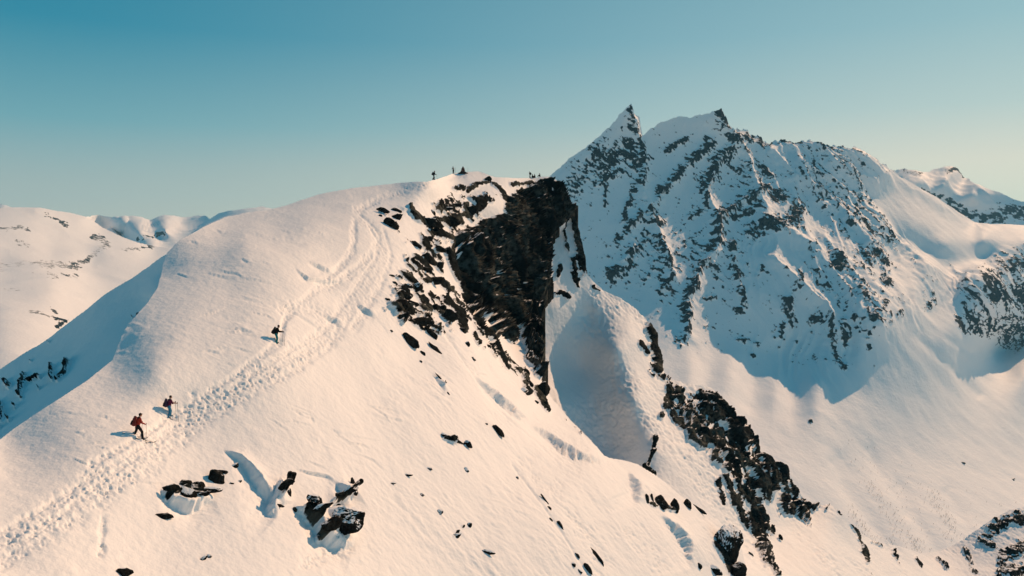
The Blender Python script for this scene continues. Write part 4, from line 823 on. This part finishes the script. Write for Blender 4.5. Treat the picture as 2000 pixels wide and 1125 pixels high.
tourer(542, 668, YAW - .3, dict(pel=(0, 0, .93), che=(.12, 0, 1.29), neck=(.18, .0, 1.45), head=(.25, 0, 1.60), ankL=(.05, .11, .09), kneL=(.12, .11, .50), ankR=(-.06, -.11, .09), kneR=(.06, -.11, .49),
       elL=(.26, .22, 1.14), haL=(.56, .2, 1.10), elR=(.26, -.26, 1.12), haR=(.60, -.24, 1.10), tipL=(.62, .30, 0), tipR=(.72, -.32, 0)), (BLACK, TEAL, BOOT, BLACK),
       'person in black jacket and teal trousers, highest of the three skiers on the trail', BLACK, SKIM, 'black rucksack on the back of the skier in teal trousers', 'slim ski pole held in %s hand of the skier in teal trousers', 1.80, 1.0)
# people on the summit
o, v, M, n = person('person in dark grey clothes walking up the last snow below the summit', 847, 352, math.radians(25), (DARK, DARK, BLACK, BLACK), {}, False, height=1.85)
rucksack(v, M, DARK, 'dark grey rucksack of the walker below the summit', False); pole(v, M, 'R', (.62, -.3, .08), 'ski pole held by the walker below the summit', False)
o, v, M, n = person('person in pale top and dark trousers standing left of the summit cairn', 885.5, 338.5, math.radians(120), (PALE, DARK, BLACK, DARK), dict(ankL=(.02, .11, .09), ankR=(-.02, -.11, .09), kneL=(.03, .11, .5), kneR=(.01, -.11, .49), haL=(.2, .28, .95), haR=(.2, -.28, .95)), False, height=1.8)
P, n = ground(889.5, 338)
tag(thin('ski_pole', [Vector(P) + Vector((0, 0, -.1)), Vector(P) + Vector((.06, 0, 1.45))], .022, POLE), 'ski pole stuck upright in the snow left of the cairn', 'ski pole', 'ski poles')
o, v, M, n = person('person in black standing at the edge of the cliff top', 1034.5, 347.5, math.radians(200), (BLACK, BLACK, BLACK, DARK), {'haL': (.25, .2, 1.1), 'haR': (.22, -.2, 1.05)}, False, height=1.8)
rucksack(v, M, BLACK, 'black rucksack of the person at the cliff edge', False)
SIT = dict(pel=(0, 0, .16), che=(.06, 0, .52), neck=(.09, 0, .68), head=(.13, 0, .83), hipL=(.02, .1, .16), hipR=(.02, -.1, .16), kneL=(.36, .14, .42), kneR=(.36, -.14, .40), ankL=(.55, .13, .08), ankR=(.55, -.13, .08), shL=(.07, .19, .62), shR=(.07, -.19, .62), elL=(.18, .26, .40), elR=(.18, -.26, .40), haL=(.38, .16, .46), haR=(.38, -.16, .45))
for px, py, yw, lab in ((1040, 347.5, 20, 'person in black sitting on the snow, left in the row at the cliff top'), (1045.5, 347.5, 160, 'person in black sitting on the snow, middle of the row at the cliff top'), (1055, 346.5, 190, 'person in black sitting on the snow, right in the row at the cliff top')):
    person(lab, px, py, math.radians(yw), (BLACK, BLACK, BLACK, DARK), SIT, False, group='people resting at the cliff top', height=1.9)
# summit cairn: a heap of reddish stones on a dark base
P, n = ground(903.5, 337)
cr = bpy.data.objects.new('cairn', None); COL.objects.link(cr); cr.location = P; tag(cr, 'stone cairn with reddish top and dark foot on the summit', 'cairn')
CR_A = rock_mat('cairn_red_stone', (.16, .075, .06), (.26, .13, .10), (1.3, 1.5)); CR_B = rock_mat('cairn_dark_stone', (.02, .021, .02), (.05, .05, .045), (1.3, 1.5))
def heap(name, rings, mat, seed):
    r = np.random.RandomState(seed); Vs, Ts, c = [], [], 0
    for z, rad, cnt, sz in rings:
        for q in range(cnt):
            V, T = chiselled(seed + c, 2, 8, .3, .1); a = 6.283 * (q + r.rand() * .4) / cnt
            V = V * np.array([sz * (1 + .3 * r.rand()), sz * (1 + .3 * r.rand()), sz * .7]) + np.array([rad * math.cos(a), rad * math.sin(a), z + r.randn() * .03])
            Vs.append(V); Ts.append(T + c * len(V)); c += 1
    ob = np_mesh(name, np.concatenate(Vs), np.concatenate(Ts), mat, smooth=False); ob.parent = cr
heap('cairn_base', [(.05, .75, 12, .3), (.2, .5, 9, .3), (.35, .25, 6, .3), (.1, .2, 4, .4), (.0, 1.05, 9, .2)], CR_B, 5)
heap('cairn_top', [(.55, .32, 7, .24), (.75, .28, 6, .23), (.95, .25, 6, .21), (1.15, .2, 5, .19), (1.3, .12, 4, .17), (1.5, .04, 2, .16), (1.68, 0, 1, .13), (.6, .05, 2, .25), (.9, .05, 2, .25)], CR_A, 50)
P, n = ground(914.5, 337)
tag(thin('ski_pole', [Vector(P) + Vector((0, 0, -.1)), Vector(P) + Vector((.03, 0, 1.35))], .018, POLE), 'thin ski pole standing right of the summit cairn', 'ski pole', 'ski poles')
# ------------------------------------------------------------------ bare birches low on the far fan
tps, (sx_, sy_, Vm) = ob_data['mountain']
r = np.random.RandomState(3); pts = []
for wgt_, pl in [(16, [(1690,945),(1730,985),(1760,1030),(1800,1075)]),(16, [(1815,955),(1840,1000),(1868,1055)]),(12, [(1660,990),(1700,1040)]),(26, [(1720,1050),(1820,1085)]),(40, [(1680,900),(1900,1060)]),(60, [(1600,860),(1950,1000)])]:
    pl = np.array(pl, float); L = np.r_[0, np.cumsum(np.hypot(*np.diff(pl, axis=0).T))]
    for q in range({16: 130, 12: 60, 26: 90, 40: 60, 60: 30}[wgt_]):
        t = r.rand() * L[-1]; pts.append((np.interp(t, L, pl[:, 0]) + r.randn() * wgt_ * .5, np.interp(t, L, pl[:, 1]) + r.randn() * wgt_ * .5))
Vs, Ts, c = [], [], 0
def stick(a, b, r0, r1):
    global c
    a = np.array(a); b = np.array(b); d = (b - a) / np.linalg.norm(b - a); u = np.cross(d, [.3, .9, .2]); u /= np.linalg.norm(u); w_ = np.cross(d, u)
    ring = lambda p, q: [p + q * (math.cos(t) * u + math.sin(t) * w_) for t in (0, 2.09, 4.19)]
    Vs.extend(ring(a, r0) + ring(b, r1)); Ts.extend([[c, c + 1, c + 4, c + 3], [c + 1, c + 2, c + 5, c + 4], [c + 2, c, c + 3, c + 5]]); c += 6
for x, y in pts:
    P = Vm[np.argmin((sx_ - x) ** 2 + (sy_ - y) ** 2)]; h = 1.6 + 2.4 * r.rand(); lean = r.randn(2) * .08 * h
    top = P + [lean[0], lean[1], h]; stick(P - [0, 0, .3], top, .09, .03)
    for q in range(7):
        t = .3 + .6 * r.rand(); b = P + (top - P) * t; a = r.rand() * 6.28; l = h * .38 * (1.1 - t) + .2; e = b + [math.cos(a) * l, math.sin(a) * l, l * .8]; stick(b, e, .05, .015)
bi = np_mesh('birch_scrub', np.array(Vs), np.array(Ts), plain('birch_bark', (.13, .11, .10), .9, .1, .3)); bi['kind'] = 'stuff'
